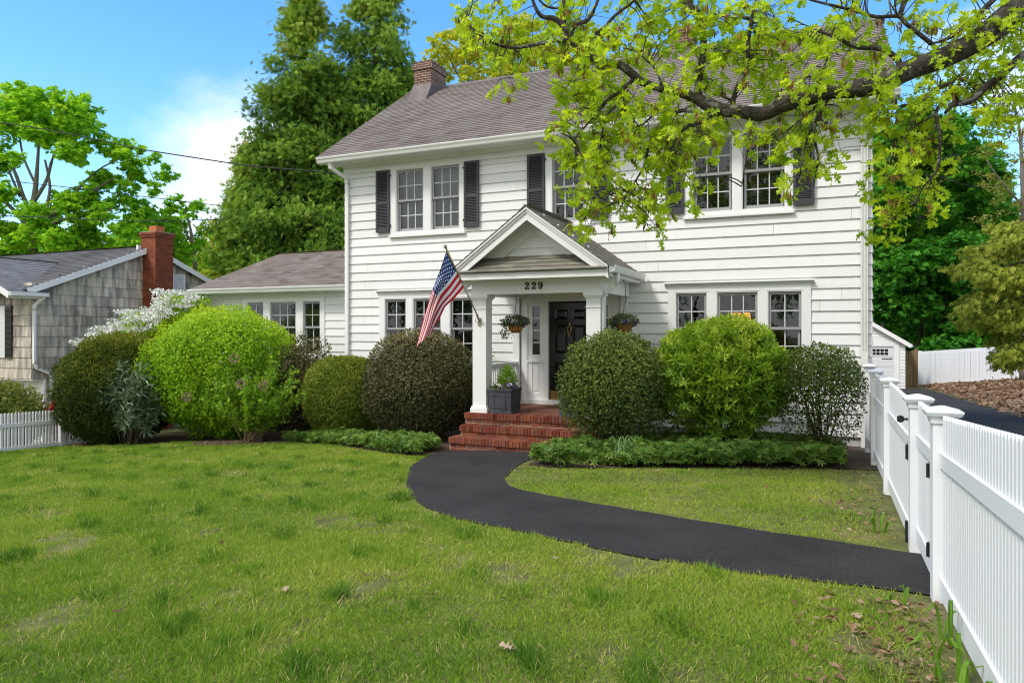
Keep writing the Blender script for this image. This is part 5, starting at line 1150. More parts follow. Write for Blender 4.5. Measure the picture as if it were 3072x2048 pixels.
# ================================================================== GARAGE, FAR FENCE, WOOD GATE
gr = thing('garage', (1.88, 43, -1.2), 'white clapboard detached garage at the end of the driveway behind the house', 'garage')
GB = gz(2, 41); gx0, gx1, gy = -.10, 3.86, 41.0
m_ = MB(); hole = [(.38, 3.34, GB - .3, .97)]
siding(m_, (0, gy, 0), (1, 0, 0), (0, -1, 0), gx0, gx1, GB, 2.4, hole, .165, .02, clip=lambda z: (gx0, gx1) if z < 1.15 else (1.88 - (2.45 - z) / .645, 1.88 + (2.45 - z) / .645))
siding(m_, (gx1, 0, 0), (0, 1, 0), (1, 0, 0), gy, gy + 6, GB, 1.15, (), .165, .02)
m_.box(gx0, gx1 - .01, gy + .05, gy + 6, GB, 1.12); m_.build('garage_wall', SIDING, gr)
m_ = MB(); m_.box(.22, .38, gy - .05, gy, GB, .97); m_.box(3.34, 3.60, gy - .05, gy, GB, .97); m_.box(.22, 3.60, gy - .051, gy, .97, 1.25)
m_.build('door_casing', WHITE, gr)
gdm = MB()
for i in range(4):
    za = GB + i * .54; gdm.box(.38, 3.34, gy + .0, gy + .04, za + .008, za + .53)
    if i < 3:
        gdm.box(.38, 3.34, gy - .008, gy, za + .10, za + .25); gdm.box(.38, 3.34, gy - .008, gy, za + .30, za + .45)
gd = gdm.build('garage_door', mat('door_white', [(.68, .68, .70)], .5), gr)
zg = GB + 3 * .54 + .10
m_ = MB()
for cx in (1.0, 1.86, 2.72):
    for r_ in range(2):
        for c_ in range(4): m_.box(cx - .36 + c_ * .19, cx - .36 + c_ * .19 + .155, gy - .012, gy - .004, zg + r_ * .17, zg + r_ * .17 + .135)
m_.build('door_panes', DARK, gd)
m_ = MB(); m_.box(2.80, 3.28, gy - .02, gy - .008, zg - .22, zg - .18); m_.box(.44, .92, gy - .02, gy - .008, zg - .22, zg - .18); m_.build('strap_hinge', IRON, gd)
m_ = MB()
for sx in (-1, 1): m_.obox((1.88 + sx * 2.25, gy - .22, .98), (1.88, gy - .22, 2.43), .05, .20); m_.obox((1.88 + sx * 2.25, gy - .1, .94), (1.88, gy - .1, 2.39), .26, .02)
m_.build('rake_board', WHITE, gr)
m_ = MB(); gs = math.hypot(2.3, 1.48)
for sx in (-1, 1):
    v2 = np.array((-sx * 2.3, 0, 1.48)) / gs; shingle_slope(m_, (1.88 + sx * 2.3, gy - .25 if sx > 0 else gy + 6.2, 1.06), (0, sx, 0), v2, 18, gs / 17.6, lambda v: (0, 6.45), thv=(sx * .54, 0, .84))
    m_.add([(1.88 + sx * 2.28, gy - .24, 1.05), (1.88, gy - .24, 2.52), (1.88, gy + 6.2, 2.52), (1.88 + sx * 2.28, gy + 6.2, 1.05)], [(0, 1, 2, 3)], .3)
m_.build('roof', SHINGLE3, gr)
m_ = MB(); m_.box(gx1 + .22, gx1 + .34, gy - .2, gy + 6, .94, 1.06); m_.build('gutter', GUT, gr)
wf = thing('privacy_fence', (6.5, 42.5, -1.2), 'tall white board privacy fence along the mulch bank beyond the driveway', 'fence')
A, B = np.array((4.95, 45.9)), np.array((10.8, 33.2)); L_ = np.linalg.norm(B - A); d = (B - A) / L_; n_ = np.array((d[1], -d[0]))
za = lambda f: gz(*(A + (B - A) * f)) + .03
m_ = MB(); x = 0; i = 0
while x < L_:
    w_ = random.choice((.28, .28, .20)); f0, f1 = x / L_, min((x + w_ - .03) / L_, 1); off = random.uniform(0, .012)
    q = [(A + (B - A) * f0, za(f0)), (A + (B - A) * f1, za(f1))]; tp = lambda f: 1.8 + (990 - 1061) * 40 / F_PX * (1 - f) + (1.8 - .62 - 1.8 + .3) * f * 0 + ((-.42) * f)
    zt0, zt1 = .46 + .95 * f0, .46 + .95 * f1
    vs = [(*(p + n_ * (off + e)), zz) for (p, zb), zt in zip(q, (zt0, zt1)) for e in (0, .02) for zz in (zb, zt)]
    m_.add(vs, [(0, 2, 3, 1), (4, 5, 7, 6), (0, 1, 5, 4), (2, 6, 7, 3), (1, 3, 7, 5)], .5); x += w_
m_.build('fence_boards', VINYL, wf)
m_ = MB(); m_.obox((*(A - n_ * .02), .50), (*(B - n_ * .02), 1.45), .07, .16); m_.obox((*(A - n_ * .0), za(0) + .02), (*(B - n_ * .0), za(1) + .02), .07, .12); m_.build('rail', VINYL, wf)
m_ = MB(); m_.box(A[0] - .10, A[0] + .02, A[1] - .06, A[1] + .06, za(0) - .3, .55); m_.box(A[0] - .13, A[0] + .20, A[1] - .09, A[1] + .09, .55, .62); m_.build('post', VINYL, wf)
wg = thing('wooden_gate', (4.4, 44, -1.3), 'weathered brown wooden board gate between the garage and the white fence', 'gate')
m_ = MB()
for i, (xx, ht) in enumerate(((4.02, .62), (4.16, .66), (4.30, .64), (4.44, .70), (4.60, .78))): m_.box(xx, xx + .12, 43.9, 43.95, -1.5, ht)
m_.build('boards', WOODG, wg)
m_ = MB(); m_.box(4.56, 4.74, 43.85, 44.0, -1.5, .74); m_.build('gate_post', WOODG, wg)

# ================================================================== POWER LINES
CABLE = mat('black_cable', [(.015, .015, .017)], .6)
def cable(pts, r, label, group='overhead wires at the left'):
    P = [at(*p) for p in pts]; Q = []
    for i in range(len(P) - 1):
        for k in range(8): f = k / 8; Q.append(P[i] * (1 - f) + P[i + 1] * f)
    Q.append(P[-1]); m_ = MB(); m_.tube(Q, r, 5)
    tag(m_.build('power_line', CABLE, None, True), label, 'wire', group)
cable([(-60, 360, 21), (100, 383, 20.2), (250, 410, 19.5), (420, 448, 18.8), (600, 476, 18), (760, 500, 17.5), (955, 515, 17.2), (1036, 527, 17.1)], .017, 'thick black service cable sagging from upper left to the house corner')
cable([(-60, 534, 30), (230, 565, 30), (430, 590, 30), (700, 622, 30), (960, 640, 30), (1100, 640, 30)], .017, 'thin wire passing across the middle of the grey limbed tree')
cable([(-60, 645, 28), (150, 653, 28), (400, 664, 28), (620, 660, 28), (860, 648, 28), (1100, 630, 28)], .018, 'lowest thin wire just above the neighbour chimney')

# ================================================================== TREES
def crown_clumps(t, name, blobs, zc, size, per, tpl, lm, seed, zj=2.0, flat=.55, tb=0.0, tilt=.5, density=1.0, hang=0.0):
    r2 = np.random.default_rng(seed); P, N_, T_ = [], [], []
    zt = max(b[1] * -1 for b in blobs)
    for (px, py, rp, *w_) in blobs:
        zz = zc + r2.normal(0, zj); c = at(px, py, zz); rr = rp * zz / F_PX; k = max(8, int(per * (rp / 40) ** 2 * density * (w_[0] if w_ else 1)))
        sub = max(5, int(k / 13)); sc_ = c + unit(r2.normal(size=(sub, 3))) * (rr * r2.random((sub, 1)) ** .45) * np.array((1, 1, .9))
        which = r2.integers(0, sub, k); d = unit(r2.normal(size=(k, 3))) * (r2.random((k, 1)) ** .4)
        P.append(sc_[which] + d * np.array((1, 1, flat)) * min(.36 * rr, .62)); N_.append(d * .6 + np.array((0, 0, .8)))
        T_.append(np.clip(.42 + tb + .12 * d[:, 2] + r2.normal(0, .13, k) + r2.normal(0, .13, sub)[which], 0, 1))
    P, N_, T_ = np.concatenate(P), np.concatenate(N_), np.concatenate(T_); n = len(P)
    return leaves(name, P, unit(r2.normal(size=(n, 3)) * np.array((1, 1, tilt))) + np.array((0, 0, hang)), N_ + r2.normal(size=(n, 3)) * .45, size * r2.uniform(.6, 1.35, n), T_, tpl, lm, t)
def limbs(t, name, paths, m, seed=0, n=7):
    b = MB()
    for zc, pts in paths:                                           # pts: (px, py, radius in photo pixels[, own distance])
        P = smooth_line([(*at(p[0], p[1], p[3] if len(p) > 3 else zc), p[2] * zc / F_PX) for p in pts], 4)
        b.tube([p[:3] for p in P], [max(p[3], .004) for p in P], n)
    return b.build(name, m, t, True)
def gbase(px, zc):
    p = at(px, 900, zc); return (p[0], p[1], gz(p[0], p[1]))
def tree(name, label, px, zc, paths, blobs, size, per, tpl, lm, bm, seed, group=None, **kw):
    b = gbase(px, zc); t = thing(name, b, label, 'tree', group)
    py = HOR - F_PX * (b[2] - EYE) / zc
    limbs(t, 'trunk', [(zc, [(px, py, paths[0][0][2] * 1.25)] + list(paths[0]))] + [(zc, p) for p in paths[1:]], bm)
    crown_clumps(t, 'crown', blobs, zc, size, per, tpl, lm, seed, **kw); return t
def fill(poly, n, r0, r1, seed):
    r2 = np.random.default_rng(seed); poly = np.array(poly, float); lo, hi = poly.min(0), poly.max(0); o = []
    while len(o) < n:
        p = r2.uniform(lo, hi)
        if inside([p], poly)[0]: o.append((p[0], p[1], r2.uniform(r0, r1)))
    return o
# left: spreading tree with bare grey limbs
lt_b = fill([(-60, 270), (40, 255), (150, 285), (260, 320), (330, 400), (390, 460), (330, 490), (200, 460), (60, 480), (-60, 520)], 30, 30, 55, 1) + fill([(350, 410), (480, 470), (520, 540), (480, 590), (400, 560), (330, 500)], 11, 20, 34, 2)
lt_b += fill([(-60, 560), (40, 560), (70, 700), (-60, 760)], 6, 30, 50, 3) + fill([(60, 640), (260, 560), (420, 600), (440, 690), (420, 760), (60, 770)], 26, 28, 48, 4) + fill([(170, 500), (330, 520), (420, 560), (300, 640), (180, 600)], 9, 24, 38, 5) + fill([(-40, 690), (440, 690), (440, 775), (-40, 775)], 16, 28, 44, 12)
tree('maple_tree', 'spreading tree with bare grey limbs showing, at the upper left', 110, 46,
     [[(98, 760, 15), (88, 700, 12), (95, 640, 9), (105, 580, 8), (112, 500, 5), (118, 400, 3)], [(95, 700, 10), (130, 660, 8), (180, 630, 7.5), (250, 590, 6.5), (300, 560, 4), (350, 530, 2)], [(95, 640, 7), (70, 590, 6), (50, 530, 5), (20, 460, 3)], [(105, 600, 6), (140, 540, 5), (160, 470, 4), (200, 400, 2)],
      [(120, 700, 7), (160, 670, 6), (210, 655, 5.5), (300, 640, 3), (360, 615, 2)], [(90, 690, 7), (50, 640, 6), (10, 600, 5), (-30, 560, 4)], [(140, 620, 5), (150, 560, 4), (135, 480, 3)], [(200, 610, 4), (260, 540, 3), (330, 490, 2), (420, 470, 1.2), (470, 560, 1)], [(60, 590, 4), (30, 520, 3.2), (15, 480, 2)], [(110, 560, 4), (70, 470, 3), (55, 380, 2)]],
     lt_b, .27, 290, T_MAPLE, L_MAPLE, GBARK, 31, group='leafy trees behind the left house', zj=1.6, flat=.5, tb=.08)
tree('maple_tree', 'smaller bright green tree between the grey limbed tree and the evergreens', 585, 50,
     [[(585, 800, 6), (580, 740, 5), (570, 680, 4), (555, 630, 2)], [(580, 740, 3.5), (560, 700, 3), (540, 660, 2)]],
     fill([(430, 640), (520, 605), (600, 615), (620, 700), (640, 780), (560, 850), (440, 780)], 26, 26, 44, 6), .28, 300, T_MAPLE, L_MAPLE, GBARK, 32, group='leafy trees behind the left house', zj=1.5, density=.8)
tree('maple_tree', 'low leafy tree filling the gap just left of the evergreens', 640, 58,
     [[(640, 800, 5), (640, 740, 4), (650, 680, 2)]], fill([(560, 760), (650, 640), (680, 760), (660, 860), (560, 850)], 14, 26, 40, 7), .3, 260, T_MAPLE, L_YEL, GBARK, 33, group='leafy trees behind the left house', zj=1.2)
wr = thing('outbuilding', (-27, 34, 0), 'pale roofed shed just visible between the two left roofs', 'shed'); m_ = MB(); p = at(620, 850, 40)
m_.prism([(p[0] - 1.6, p[1], -1.0), (p[0] + 1.6, p[1], -1.0), (p[0] + 1.6, p[1], p[2] - .25), (p[0], p[1], p[2] + .25), (p[0] - 1.6, p[1], p[2] - .25)], lambda q: q, lambda q: (q[0], q[1] + 4, q[2])); m_.build('roof_and_wall', WHITE, wr)
# tall evergreens
def evergreen(label, x, y, zt, hw, seed, n, lean=0, tb=0):
    z0 = gz(x, y); t = thing('evergreen_tree', (x, y, z0), label, 'tree', 'tall conical evergreens beside the house'); r2 = np.random.default_rng(seed)
    m_ = MB(); m_.tube([(x, y, z0 - .1), (x + lean * .3, y, z0 + (zt - z0) * .35), (x + lean * .7, y, z0 + (zt - z0) * .7), (x + lean, y, zt - .5)], [.32, .25, .13, .02], 8); m_.build('trunk', DBARK, t, True)
    bm_ = MB(); P, D, T_, S = [], [], [], []
    nb_ = 300
    for i in range(nb_):
        f = 1 - (1 - r2.random()) ** .62 if i > 30 else 1 - i / 300
        f = min(f, .995); a = r2.uniform(0, 6.283); zz = z0 + .6 + (zt - z0 - .6) * f
        rad = hw * (1 - f) ** .72 * (1 + .20 * math.sin(a * 3 + seed + f * 9) + r2.normal(0, .13)) + .10
        c0 = np.array((x + lean * f, y, zz)); dr = np.array((math.cos(a), math.sin(a), 0)); tip = c0 + dr * rad + np.array((0, 0, .12 * rad - .05))
        bm_.tube([c0 - np.array((0, 0, .3 * rad)), (c0 + tip) / 2 - np.array((0, 0, .12 * rad)), tip], [.035 * (1 - f) + .012, .02, .006], 4)
        k = int(n / nb_ * (.35 + 1.3 * (rad / hw)))
        g_ = r2.random(k) ** .5; w_ = .16 + .26 * rad * (1.05 - g_)
        Q = c0 + (tip - c0) * g_[:, None] + np.column_stack([r2.normal(0, 1, k) * w_, r2.normal(0, 1, k) * w_, r2.normal(0, 1, k) * w_ * .75])
        P.append(Q); D.append(dr * .55 + np.array((0, 0, -.45)) + r2.normal(0, .4, (k, 3))); bt = r2.normal(0, .10)
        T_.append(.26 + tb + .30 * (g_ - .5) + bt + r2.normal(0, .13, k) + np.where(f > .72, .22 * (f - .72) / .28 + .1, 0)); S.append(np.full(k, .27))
    P, D, T_ = np.concatenate(P), np.concatenate(D), np.clip(np.concatenate(T_), 0, 1)
    bm_.build('branches', DBARK, t, True)
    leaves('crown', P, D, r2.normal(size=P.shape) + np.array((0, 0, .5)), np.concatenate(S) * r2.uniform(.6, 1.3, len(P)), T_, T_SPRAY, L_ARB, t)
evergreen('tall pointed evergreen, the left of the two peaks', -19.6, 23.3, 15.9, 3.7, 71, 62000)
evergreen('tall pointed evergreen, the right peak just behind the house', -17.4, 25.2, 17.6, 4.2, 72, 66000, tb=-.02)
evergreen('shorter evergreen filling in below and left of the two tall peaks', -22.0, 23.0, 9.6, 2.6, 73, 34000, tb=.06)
# yellow green trees behind the roof
tree('yellow_tree', 'yellow green budding tree behind the ridge right of the left chimney', 1420, 46, [[(1420, 500, 9), (1430, 300, 6), (1440, 180, 3), (1450, 120, 1.5)], [(1430, 300, 4), (1370, 220, 3), (1340, 150, 1.5)], [(1430, 280, 4), (1510, 200, 3), (1540, 120, 1.5)]],
     fill([(1245, 190), (1290, 130), (1380, 90), (1470, 100), (1560, 50), (1640, 80), (1760, 110), (1760, 260), (1250, 300)], 84, 26, 46, 8), .30, 190, T_OVAL, L_YEL, GBARK, 34, zj=1.5, hang=-.3, density=1.0)
tree('yellow_tree', 'yellow green budding tree behind the ridge below the oak branches', 1840, 44, [[(1840, 500, 8), (1850, 250, 5), (1860, 120, 2)]],
     fill([(1700, 130), (1800, 90), (1900, 110), (1990, 120), (1980, 260), (1700, 280)], 30, 24, 42, 9), .30, 180, T_OVAL, L_YEL, GBARK, 35, zj=1.5, hang=-.3, density=.8)
# right side woods
tree('maple_tree', 'large deep green maple behind the garage', 2760, 52, [[(2760, 1000, 14), (2750, 800, 11), (2760, 600, 8), (2770, 450, 4)], [(2750, 780, 7), (2690, 650, 5), (2650, 520, 2)], [(2755, 720, 7), (2840, 600, 5), (2900, 480, 2)]],
     fill([(2600, 400), (2680, 330), (2800, 330), (2920, 420), (2980, 520), (2990, 640), (2960, 760), (2600, 820)], 80, 40, 66, 10), .36, 230, T_MAPLE, L_DKMAPLE, DBARK, 36, zj=2.2, group='green trees behind the driveway')
tree('maple_tree', 'dark green tree low behind the white privacy fence', 2830, 47, [[(2830, 1000, 8), (2840, 880, 6), (2850, 800, 3)]],
     fill([(2600, 800), (2960, 720), (3000, 860), (3000, 1060), (2720, 1075), (2640, 1000), (2600, 960)], 64, 36, 60, 11), .34, 240, T_MAPLE, L_DKMAPLE, DBARK, 37, zj=1.6, tb=-.20, group='green trees behind the driveway')  # leaf tint lowered over the whole crown
tree('maple_tree', 'brighter leafy tree seen just right of the house corner above the garage', 2650, 50, [[(2650, 1000, 6), (2655, 850, 5), (2665, 650, 4), (2670, 500, 2)], [(2655, 820, 3), (2690, 720, 2)]],
     fill([(2600, 520), (2680, 500), (2740, 620), (2720, 760), (2760, 900), (2700, 930), (2610, 900)], 34, 26, 46, 13), .32, 200, T_MAPLE, L_MAPLE, GBARK, 38, zj=.8, group='green trees behind the driveway', tb=-.12)
tree('budding_tree', 'thin brownish budding tree against the cloud at the right edge', 3070, 30, [[(3075, 900, 9), (3070, 600, 7), (3060, 400, 4), (3040, 300, 2)], [(3070, 620, 4), (3000, 540, 3), (2960, 480, 1.5)], [(3070, 500, 4), (3110, 380, 3), (3130, 260, 2)]],
     fill([(2940, 300), (3110, 220), (3140, 760), (2980, 740), (2930, 560)], 40, 30, 50, 14), .13, 110, T_OVAL, L_BRN, GBARK, 39, zj=1.0, density=.75)
# drooping hemlock at the right edge
ht = thing('hemlock', (*at(3190, 900, 17.5)[:2], gz(*at(3190, 900, 17.5)[:2])), 'drooping yellow green hemlock at the right edge over the mulch bank', 'tree')
hp0 = at(3190, 900, 17.5); m_ = MB(); m_.tube([(hp0[0], hp0[1], gz(hp0[0], hp0[1]) - .1), (hp0[0], hp0[1], 3), (hp0[0], hp0[1], 6.5)], [.2, .15, .04], 8); m_.build('trunk', DBARK, ht, True)
bm_ = MB(); P, D = [], []
for (x0, y0, x1, y1, n) in ((3190, 700, 2860, 800, 1.0), (3190, 720, 2900, 770, .9), (3190, 760, 2890, 900, 1.0), (3190, 780, 2940, 840, 1), (3190, 840, 2900, 950, 1.0), (3190, 850, 2950, 930, 1), (3190, 900, 2970, 1000, 1.0), (3190, 960, 2985, 1060, .9), (3190, 980, 3000, 1090, .8), (3190, 700, 2980, 720, 1), (3190, 800, 3000, 860, 1.2), (3190, 900, 3010, 960, 1.2), (3190, 660, 3000, 690, .8), (3190, 1000, 3040, 1080, .8)):
    for v in range(2):
        zc = 17.5 + random.uniform(-.9, .5); a, b = at(x0, y0, 17.5), at(x1 + random.uniform(-20, 30), y1 + random.uniform(-25, 25), zc); mid = (a + b) / 2 + np.array((0, 0, .25)); pts = [a * (1 - f) ** 2 + 2 * mid * f * (1 - f) + b * f * f for f in np.linspace(0, 1, 9)]
        bm_.tube(pts, list(np.linspace(.03, .005, 9)), 4); k = int(420 * n); f = rng.random(k) ** .75
        Q = np.stack([np.interp(f, np.linspace(0, 1, 9), np.array(pts)[:, i]) for i in range(3)], 1); w_ = (.10 + .20 * (1 - f))
        P.append(Q + np.column_stack([rng.normal(0, 1, k) * w_, rng.normal(0, 1, k) * w_, -np.abs(rng.normal(0, 1, k)) * w_ * .9])); D.append((b - a) / np.linalg.norm(b - a) + np.array((0, 0, -.6)) + rng.normal(0, .4, (k, 3)))
bm_.build('branches', DBARK, ht, True); P, D = np.concatenate(P), np.concatenate(D)
leaves('crown', P, D, rng.normal(size=P.shape) + np.array((0, 0, .8)), .17 * rng.uniform(.6, 1.3, len(P)), np.clip(rng.normal(.42, .2, len(P)), 0, 1), T_SPRAY, L_HEM, ht)

# the far off wood that closes the view behind everything
def woods(label, spans, seed, lm):
    r2 = np.random.default_rng(seed); P = []
    for (px0, px1, top, bot, zc) in spans:
        n = int((px1 - px0) * (bot - top) / 26); px = r2.uniform(px0, px1, n); py = bot - (bot - top) * r2.random(n) ** 1.1 * (1 + .16 * np.sin(px * .021 + seed) + .12 * np.sin(px * .057))
        P.append(np.array([at(a, b, zc + c) for a, b, c in zip(px, py, r2.normal(0, 1.6, n))]))
    P = np.concatenate(P); k = 3; P = np.repeat(P, k, 0) + r2.normal(0, .28, (len(P) * k, 3)); n = len(P)
    o = leaves('woods', P, r2.normal(size=(n, 3)), r2.normal(size=(n, 3)) + np.array((0, 0, .8)), .5 * r2.uniform(.6, 1.3, n), np.clip(.32 + .2 * np.sin(P[:, 0] * .9) * np.sin(P[:, 2] * 1.1 + P[:, 0] * .3) + r2.normal(0, .15, n), 0, 1), T_MAPLE, lm)
    tag(o, label, 'woods', kind='stuff')
woods('dark green wood closing the view behind the garage and driveway', [(2560, 3200, 560, 1110, 64)], 3, L_DKMAPLE)
def street_trees():
    t = thing('street_trees', (-8, -26, .2), 'row of tall green trees across the street, seen only as reflections in the windows', 'trees'); r2 = np.random.default_rng(8); m_ = MB(); P = []
    for i in range(16):
        x = -46 + i * 4.2 + r2.normal(0, .8); y = -26 + r2.normal(0, 2); h_ = 9 + 6.5 * math.exp(-((x + 6) / 11) ** 2) + r2.normal(0, .7); m_.tube([(x, y, -.2), (x, y, h_ * .8)], [.25, .06], 7)
        for k in range(40):
            c = np.array((x, y, h_ * .62)) + r2.normal(0, 1, 3) * np.array((1.5, 1.3, h_ * .17)); P.append(c + r2.normal(0, .55, (70, 3)))
    m_.build('trunks', DBARK, t); P = np.concatenate(P); n = len(P)
    leaves('crowns', P, r2.normal(size=(n, 3)), r2.normal(size=(n, 3)), .42 * r2.uniform(.6, 1.2, n), np.clip(r2.normal(.3, .2, n), 0, 1), T_OVAL, L_DKMAPLE, t)
street_trees()
woods('far green wood low behind the roofs at the left', [(-120, 900, 715, 1000, 78)], 5, L_MAPLE)

# ---- the oak reaching in from the right
OZ = 7.9
oak_base = (5.9, 9.4)
ok_ = thing('oak_tree', (*oak_base, gz(*oak_base)), 'big oak limb with lichened bark and fresh star shaped leaves reaching over the roof', 'tree')
LIMB = [(3460, -330, 50), (3250, -110, 46), (3120, -20, 42), (3065, 22, 38), (3006, 66, 36), (2973, 95, 35), (2901, 140, 31), (2826, 176, 29), (2745, 203, 28), (2663, 240, 28), (2598, 264, 26), (2500, 272, 24), (2435, 290, 24), (2353, 314, 23), (2287, 342, 22), (2222, 335, 20), (2173, 331, 20), (2133, 320, 21), (2091, 296, 17), (2042, 278, 15), (1993, 268, 13), (1928, 247, 13), (1895, 221, 13), (1862, 197, 12), (1813, 186, 11), (1771, 172, 11), (1732, 147, 11), (1706, 122, 10), (1693, 88, 9), (1680, 69, 9), (1660, 55, 8), (1624, 49, 6.5), (1601, 10, 5), (1590, -40, 4)]
BR_ = [LIMB,
 [(1706, 124, 8), (1693, 121, 7), (1624, 131, 6), (1536, 144, 5), (1460, 120, 3.5), (1400, 70, 2)],
 [(1712, 118, 7), (1729, 75, 7), (1765, 59, 6.5), (1794, 0, 5), (1800, -60, 4)],
 [(1720, 130, 6), (1797, 95, 5), (1846, 46, 5), (1902, 3, 4), (1930, -40, 3)], [(1690, 88, 6), (1695, 40, 6), (1690, 0, 5), (1680, -40, 4)], [(1690, 25, 4), (1640, 20, 3.5), (1600, -20, 2.5)],
 [(2100, 296, 13), (2092, 278, 12), (2098, 240, 11), (2111, 137, 11), (2101, 65, 10), (2075, 23, 9), (2060, -30, 8)],
 [(2205, 330, 9), (2199, 313, 8.5), (2205, 281, 8), (2228, 229, 8), (2243, 180, 7), (2245, 120, 7), (2254, 65, 6), (2240, 55, 5.5), (2156, 46, 4.5), (2090, 30, 3)], [(2254, 65, 4.5), (2262, 20, 4), (2280, -30, 3)],
 [(2200, 300, 5), (2185, 297, 4), (2165, 290, 2)],
 [(2145, 330, 9), (2124, 356, 8), (2075, 375, 7), (2040, 400, 4), (2000, 470, 2.5)], [(2091, 335, 7), (2026, 336, 7), (1977, 389, 6.5), (1954, 418, 5.5), (1938, 473, 4.5), (1925, 512, 3.5), (1870, 600, 2)],
 [(1900, 240, 7), (1863, 271, 6.5), (1814, 310, 5.5), (1765, 369, 3.5), (1720, 420, 2)], [(1880, 255, 5), (1855, 310, 4.5), (1820, 350, 3.5), (1800, 430, 2)],
 [(2500, 275, 7), (2487, 290, 7), (2465, 330, 6), (2448, 366, 5.5), (2441, 408, 4.5), (2454, 473, 3), (2440, 560, 2)], [(2460, 340, 4), (2420, 420, 3), (2400, 520, 1.6)],
 [(3180, 110, 14), (3072, 164, 12), (3006, 225, 11), (2957, 261, 10.5), (2908, 304, 10), (2859, 313, 8), (2835, 340, 4)],
 [(2870, 310, 7), (2868, 292, 6.5), (2856, 280, 6), (2853, 255, 6), (2839, 254, 5.5), (2794, 278, 5), (2761, 307, 4.5), (2712, 317, 3.5), (2660, 330, 2)], [(2856, 291, 6), (2813, 326, 6), (2809, 359, 5.5), (2820, 418, 4.5), (2810, 512, 3.5), (2770, 560, 2), (2750, 610, 1.5)], [(2812, 340, 4), (2760, 370, 3), (2680, 420, 2)],
 [(2704, 215, 10), (2698, 190, 9), (2686, 173, 8.5), (2647, 147, 8), (2565, 140, 6.5), (2506, 111, 5), (2440, 90, 3)], [(2506, 115, 4), (2480, 180, 3.5), (2460, 250, 2.5)],
 [(3100, -120, 9), (2977, 3, 7.5), (2892, 82, 7), (2839, 118, 5.5), (2800, 130, 3)], [(2794, 131, 6.5), (2719, 72, 6), (2693, 49, 5.5), (2630, 51, 5), (2565, 33, 4.5), (2490, 15, 4), (2428, 0, 3)], [(2830, 170, 6), (2794, 131, 6)],
 [(2470, 300, 4), (2400, 360, 3), (2330, 420, 2)], [(2290, 345, 4), (2260, 400, 3), (2240, 470, 2), (2225, 560, 1.2)], [(2040, 280, 5), (1980, 330, 4), (1920, 380, 2.5)], [(1990, 265, 4), (1960, 200, 3), (1900, 150, 2)]]
def oz(px): return OZ + .35 * math.sin(px * .004) + (2352 - min(px, 3072)) * .0004
b = MB()
for br in BR_:
    P = smooth_line([(*at(p[0], p[1], oz(p[0])), p[2] * OZ / F_PX) for p in br], 4)
    if br is LIMB:
        tp = np.array((*oak_base, gz(*oak_base)));  P = np.concatenate([[np.array((oak_base[0], oak_base[1], 7.2, .22))], P])
    b.tube([p[:3] for p in P], [max(p[3], .003) for p in P], 10 if br is LIMB else 7)
oz0 = gz(*oak_base); b.tube([(*oak_base, oz0 - .1), (*oak_base, oz0 + .5), (oak_base[0], oak_base[1], 4), (oak_base[0], oak_base[1], 8.2)], [.50, .38, .33, .24], 14)
b.build('trunk', BARK, ok_, True)
sk = np.array([(p[0], p[1]) for br in BR_ for p in smooth_line([q[:2] for q in br], 6) if p[0] < 3150])
q = random.Random(5)
D_ = 1.3061
regions = [([(1370, 10), (1470, 0), (1560, 40), (1640, 120), (1640, 210), (1560, 230), (1500, 250), (1440, 150)], 26), ([(1640, 0), (1990, 0), (2050, 120), (2040, 250), (1930, 330), (1770, 330), (1700, 240), (1640, 150)], 66), ([(1690, 240), (1840, 240), (1900, 330), (1880, 420), (1800, 520), (1700, 480), (1660, 420)], 40),
 ([(1690, 400), (1800, 430), (1790, 560), (1720, 600), (1690, 520)], 13), ([(1820, 470), (1980, 440), (2010, 560), (1960, 690), (1880, 680), (1840, 590)], 18), ([(1690, 600), (1780, 540), (1870, 590), (1850, 660), (1760, 680)], 12), ([(1850, 320), (2090, 290), (2200, 380), (2160, 430), (2060, 420), (1990, 520), (1880, 460)], 44), ([(1990, 380), (2190, 370), (2180, 520), (2100, 570), (2010, 590)], 15),
 ([(2040, 0), (2330, 0), (2330, 130), (2250, 250), (2120, 290), (2050, 200)], 48), ([(2300, 0), (2600, 0), (2620, 110), (2560, 220), (2420, 290), (2290, 310), (2270, 180)], 44), ([(2580, 120), (2700, 80), (2900, 0), (3072, 0), (3072, 200), (2900, 330), (2780, 330), (2640, 350), (2560, 300)], 66), ([(2340, 330), (2480, 320), (2560, 330), (2500, 440), (2430, 560), (2390, 600), (2320, 520), (2310, 400)], 26),
 ([(2610, 330), (2860, 330), (2900, 480), (2840, 600), (2740, 680), (2640, 740), (2600, 560)], 40), ([(2880, 240), (3080, 200), (3080, 400), (2950, 440)], 14), ([(2240, 350), (2330, 350), (2320, 430), (2260, 440)], 5), ([(1700, -120), (3100, -120), (3100, 0), (1400, 0)], 55)]
P, Dd, Tn, tw, cat_ = [], [], [], MB(), []
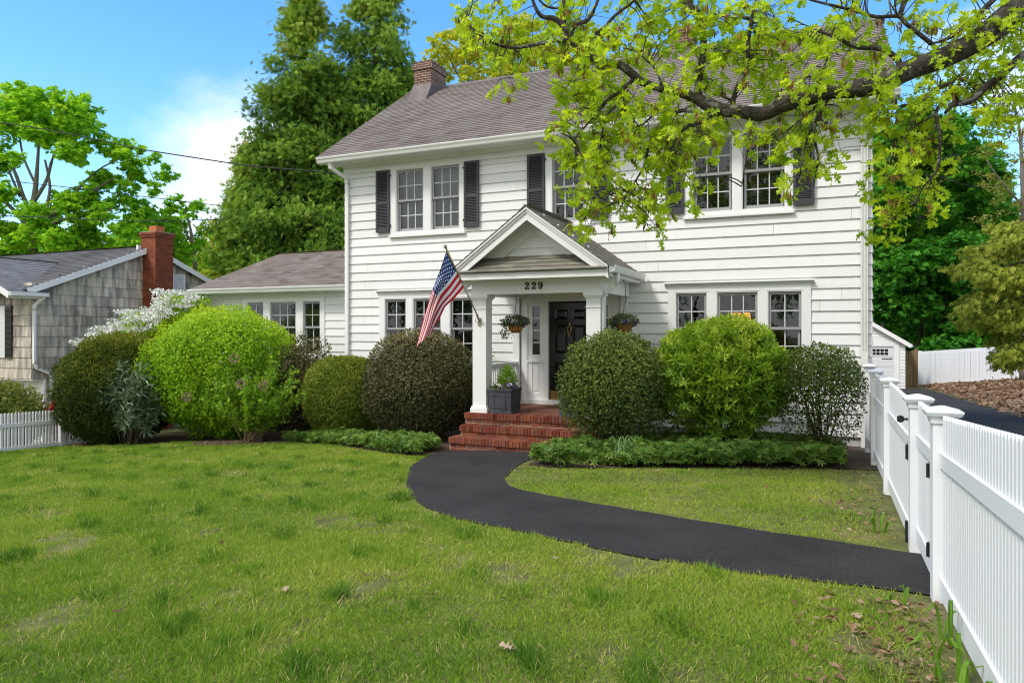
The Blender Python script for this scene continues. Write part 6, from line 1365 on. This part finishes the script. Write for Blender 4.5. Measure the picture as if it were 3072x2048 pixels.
for poly, n in regions:
    for (px, py, _) in fill(poly, n, 1, 2, len(poly) * 100 + n):
        i = np.argmin((sk[:, 0] - px) ** 2 + (sk[:, 1] - py) ** 2 * .8); s0 = sk[i]
        za_, zb_ = oz(s0[0]), oz(px) + .24 + q.gauss(0, .40); a, e = at(s0[0], s0[1], za_), at(px, py, zb_)
        L_ = np.linalg.norm(e - a)
        if L_ > .02:
            mid = (a + e) / 2 + np.array((q.gauss(0, .1) * L_, q.gauss(0, .1) * L_, .10 * L_ + q.gauss(0, .06))); pts = [a * (1 - f) ** 2 + 2 * mid * f * (1 - f) + e * f * f for f in np.linspace(0, 1, 6)]
            tw.tube(pts, list(np.linspace(.0085, .0035, 6)), 4, cap=False)
        for s in range(q.randint(3, 5)):                            # side twigs ending in whorls of leaves
            dr = np.array((q.gauss(0, 1), q.gauss(0, 1), q.gauss(-.15, .7))); dr /= np.linalg.norm(dr); tip = e + dr * q.uniform(.08, .24)
            tw.tube([e, (e + tip) / 2 + np.array((0, 0, .015)), tip], [.0035, .003, .002], 3, cap=False); base_t = q.gauss(.45, .16)
            for l in range(q.randint(4, 7)):
                P.append(tip + np.array((q.gauss(0, .02), q.gauss(0, .02), q.gauss(0, .02)))); Dd.append(dr * .8 + np.array((q.gauss(0, .7), q.gauss(0, .7), q.gauss(-.35, .55)))); Tn.append(base_t + q.gauss(0, .14))
            if q.random() < .16: cat_.append(tip)
for k in range(170):                                                # fine bare twigs hanging in the open
    i = q.randrange(len(sk)); a = at(sk[i][0], sk[i][1], oz(sk[i][0])); dr = np.array((q.gauss(0, .5), q.gauss(0, .5), q.gauss(-.3, .5))); pts = [a]
    for s in range(5): dr = dr + np.array((q.gauss(0, .25), q.gauss(0, .25), q.gauss(0, .25))); pts.append(pts[-1] + dr * .09)
    tw.tube(pts, [.005, .0045, .004, .0035, .003, .0025], 4, cap=False)
tw.build('twigs', BARK, ok_, True)
P = np.array(P); n = len(P); print('oak leaves', n)
leaves('crown', P, np.array(Dd), rng.normal(size=(n, 3)) + np.array((0, 0, .9)),   .098 * rng.uniform(.6, 1.25, n), np.clip(Tn, 0, 1), T_OAK, L_OAK, ok_)
cat_ = np.array(cat_); Q = np.repeat(cat_, 7, 0) + rng.normal(0, .018, (len(cat_) * 7, 3)); leaves('catkins', Q, np.tile((0., 0, -1), (len(Q), 1)) + rng.normal(0, .18, (len(Q), 3)), rng.normal(size=(len(Q), 3)), .09 * rng.uniform(.6, 1.2, len(Q)), rng.random(len(Q)), T_LONG, BROWNCAT, ok_)
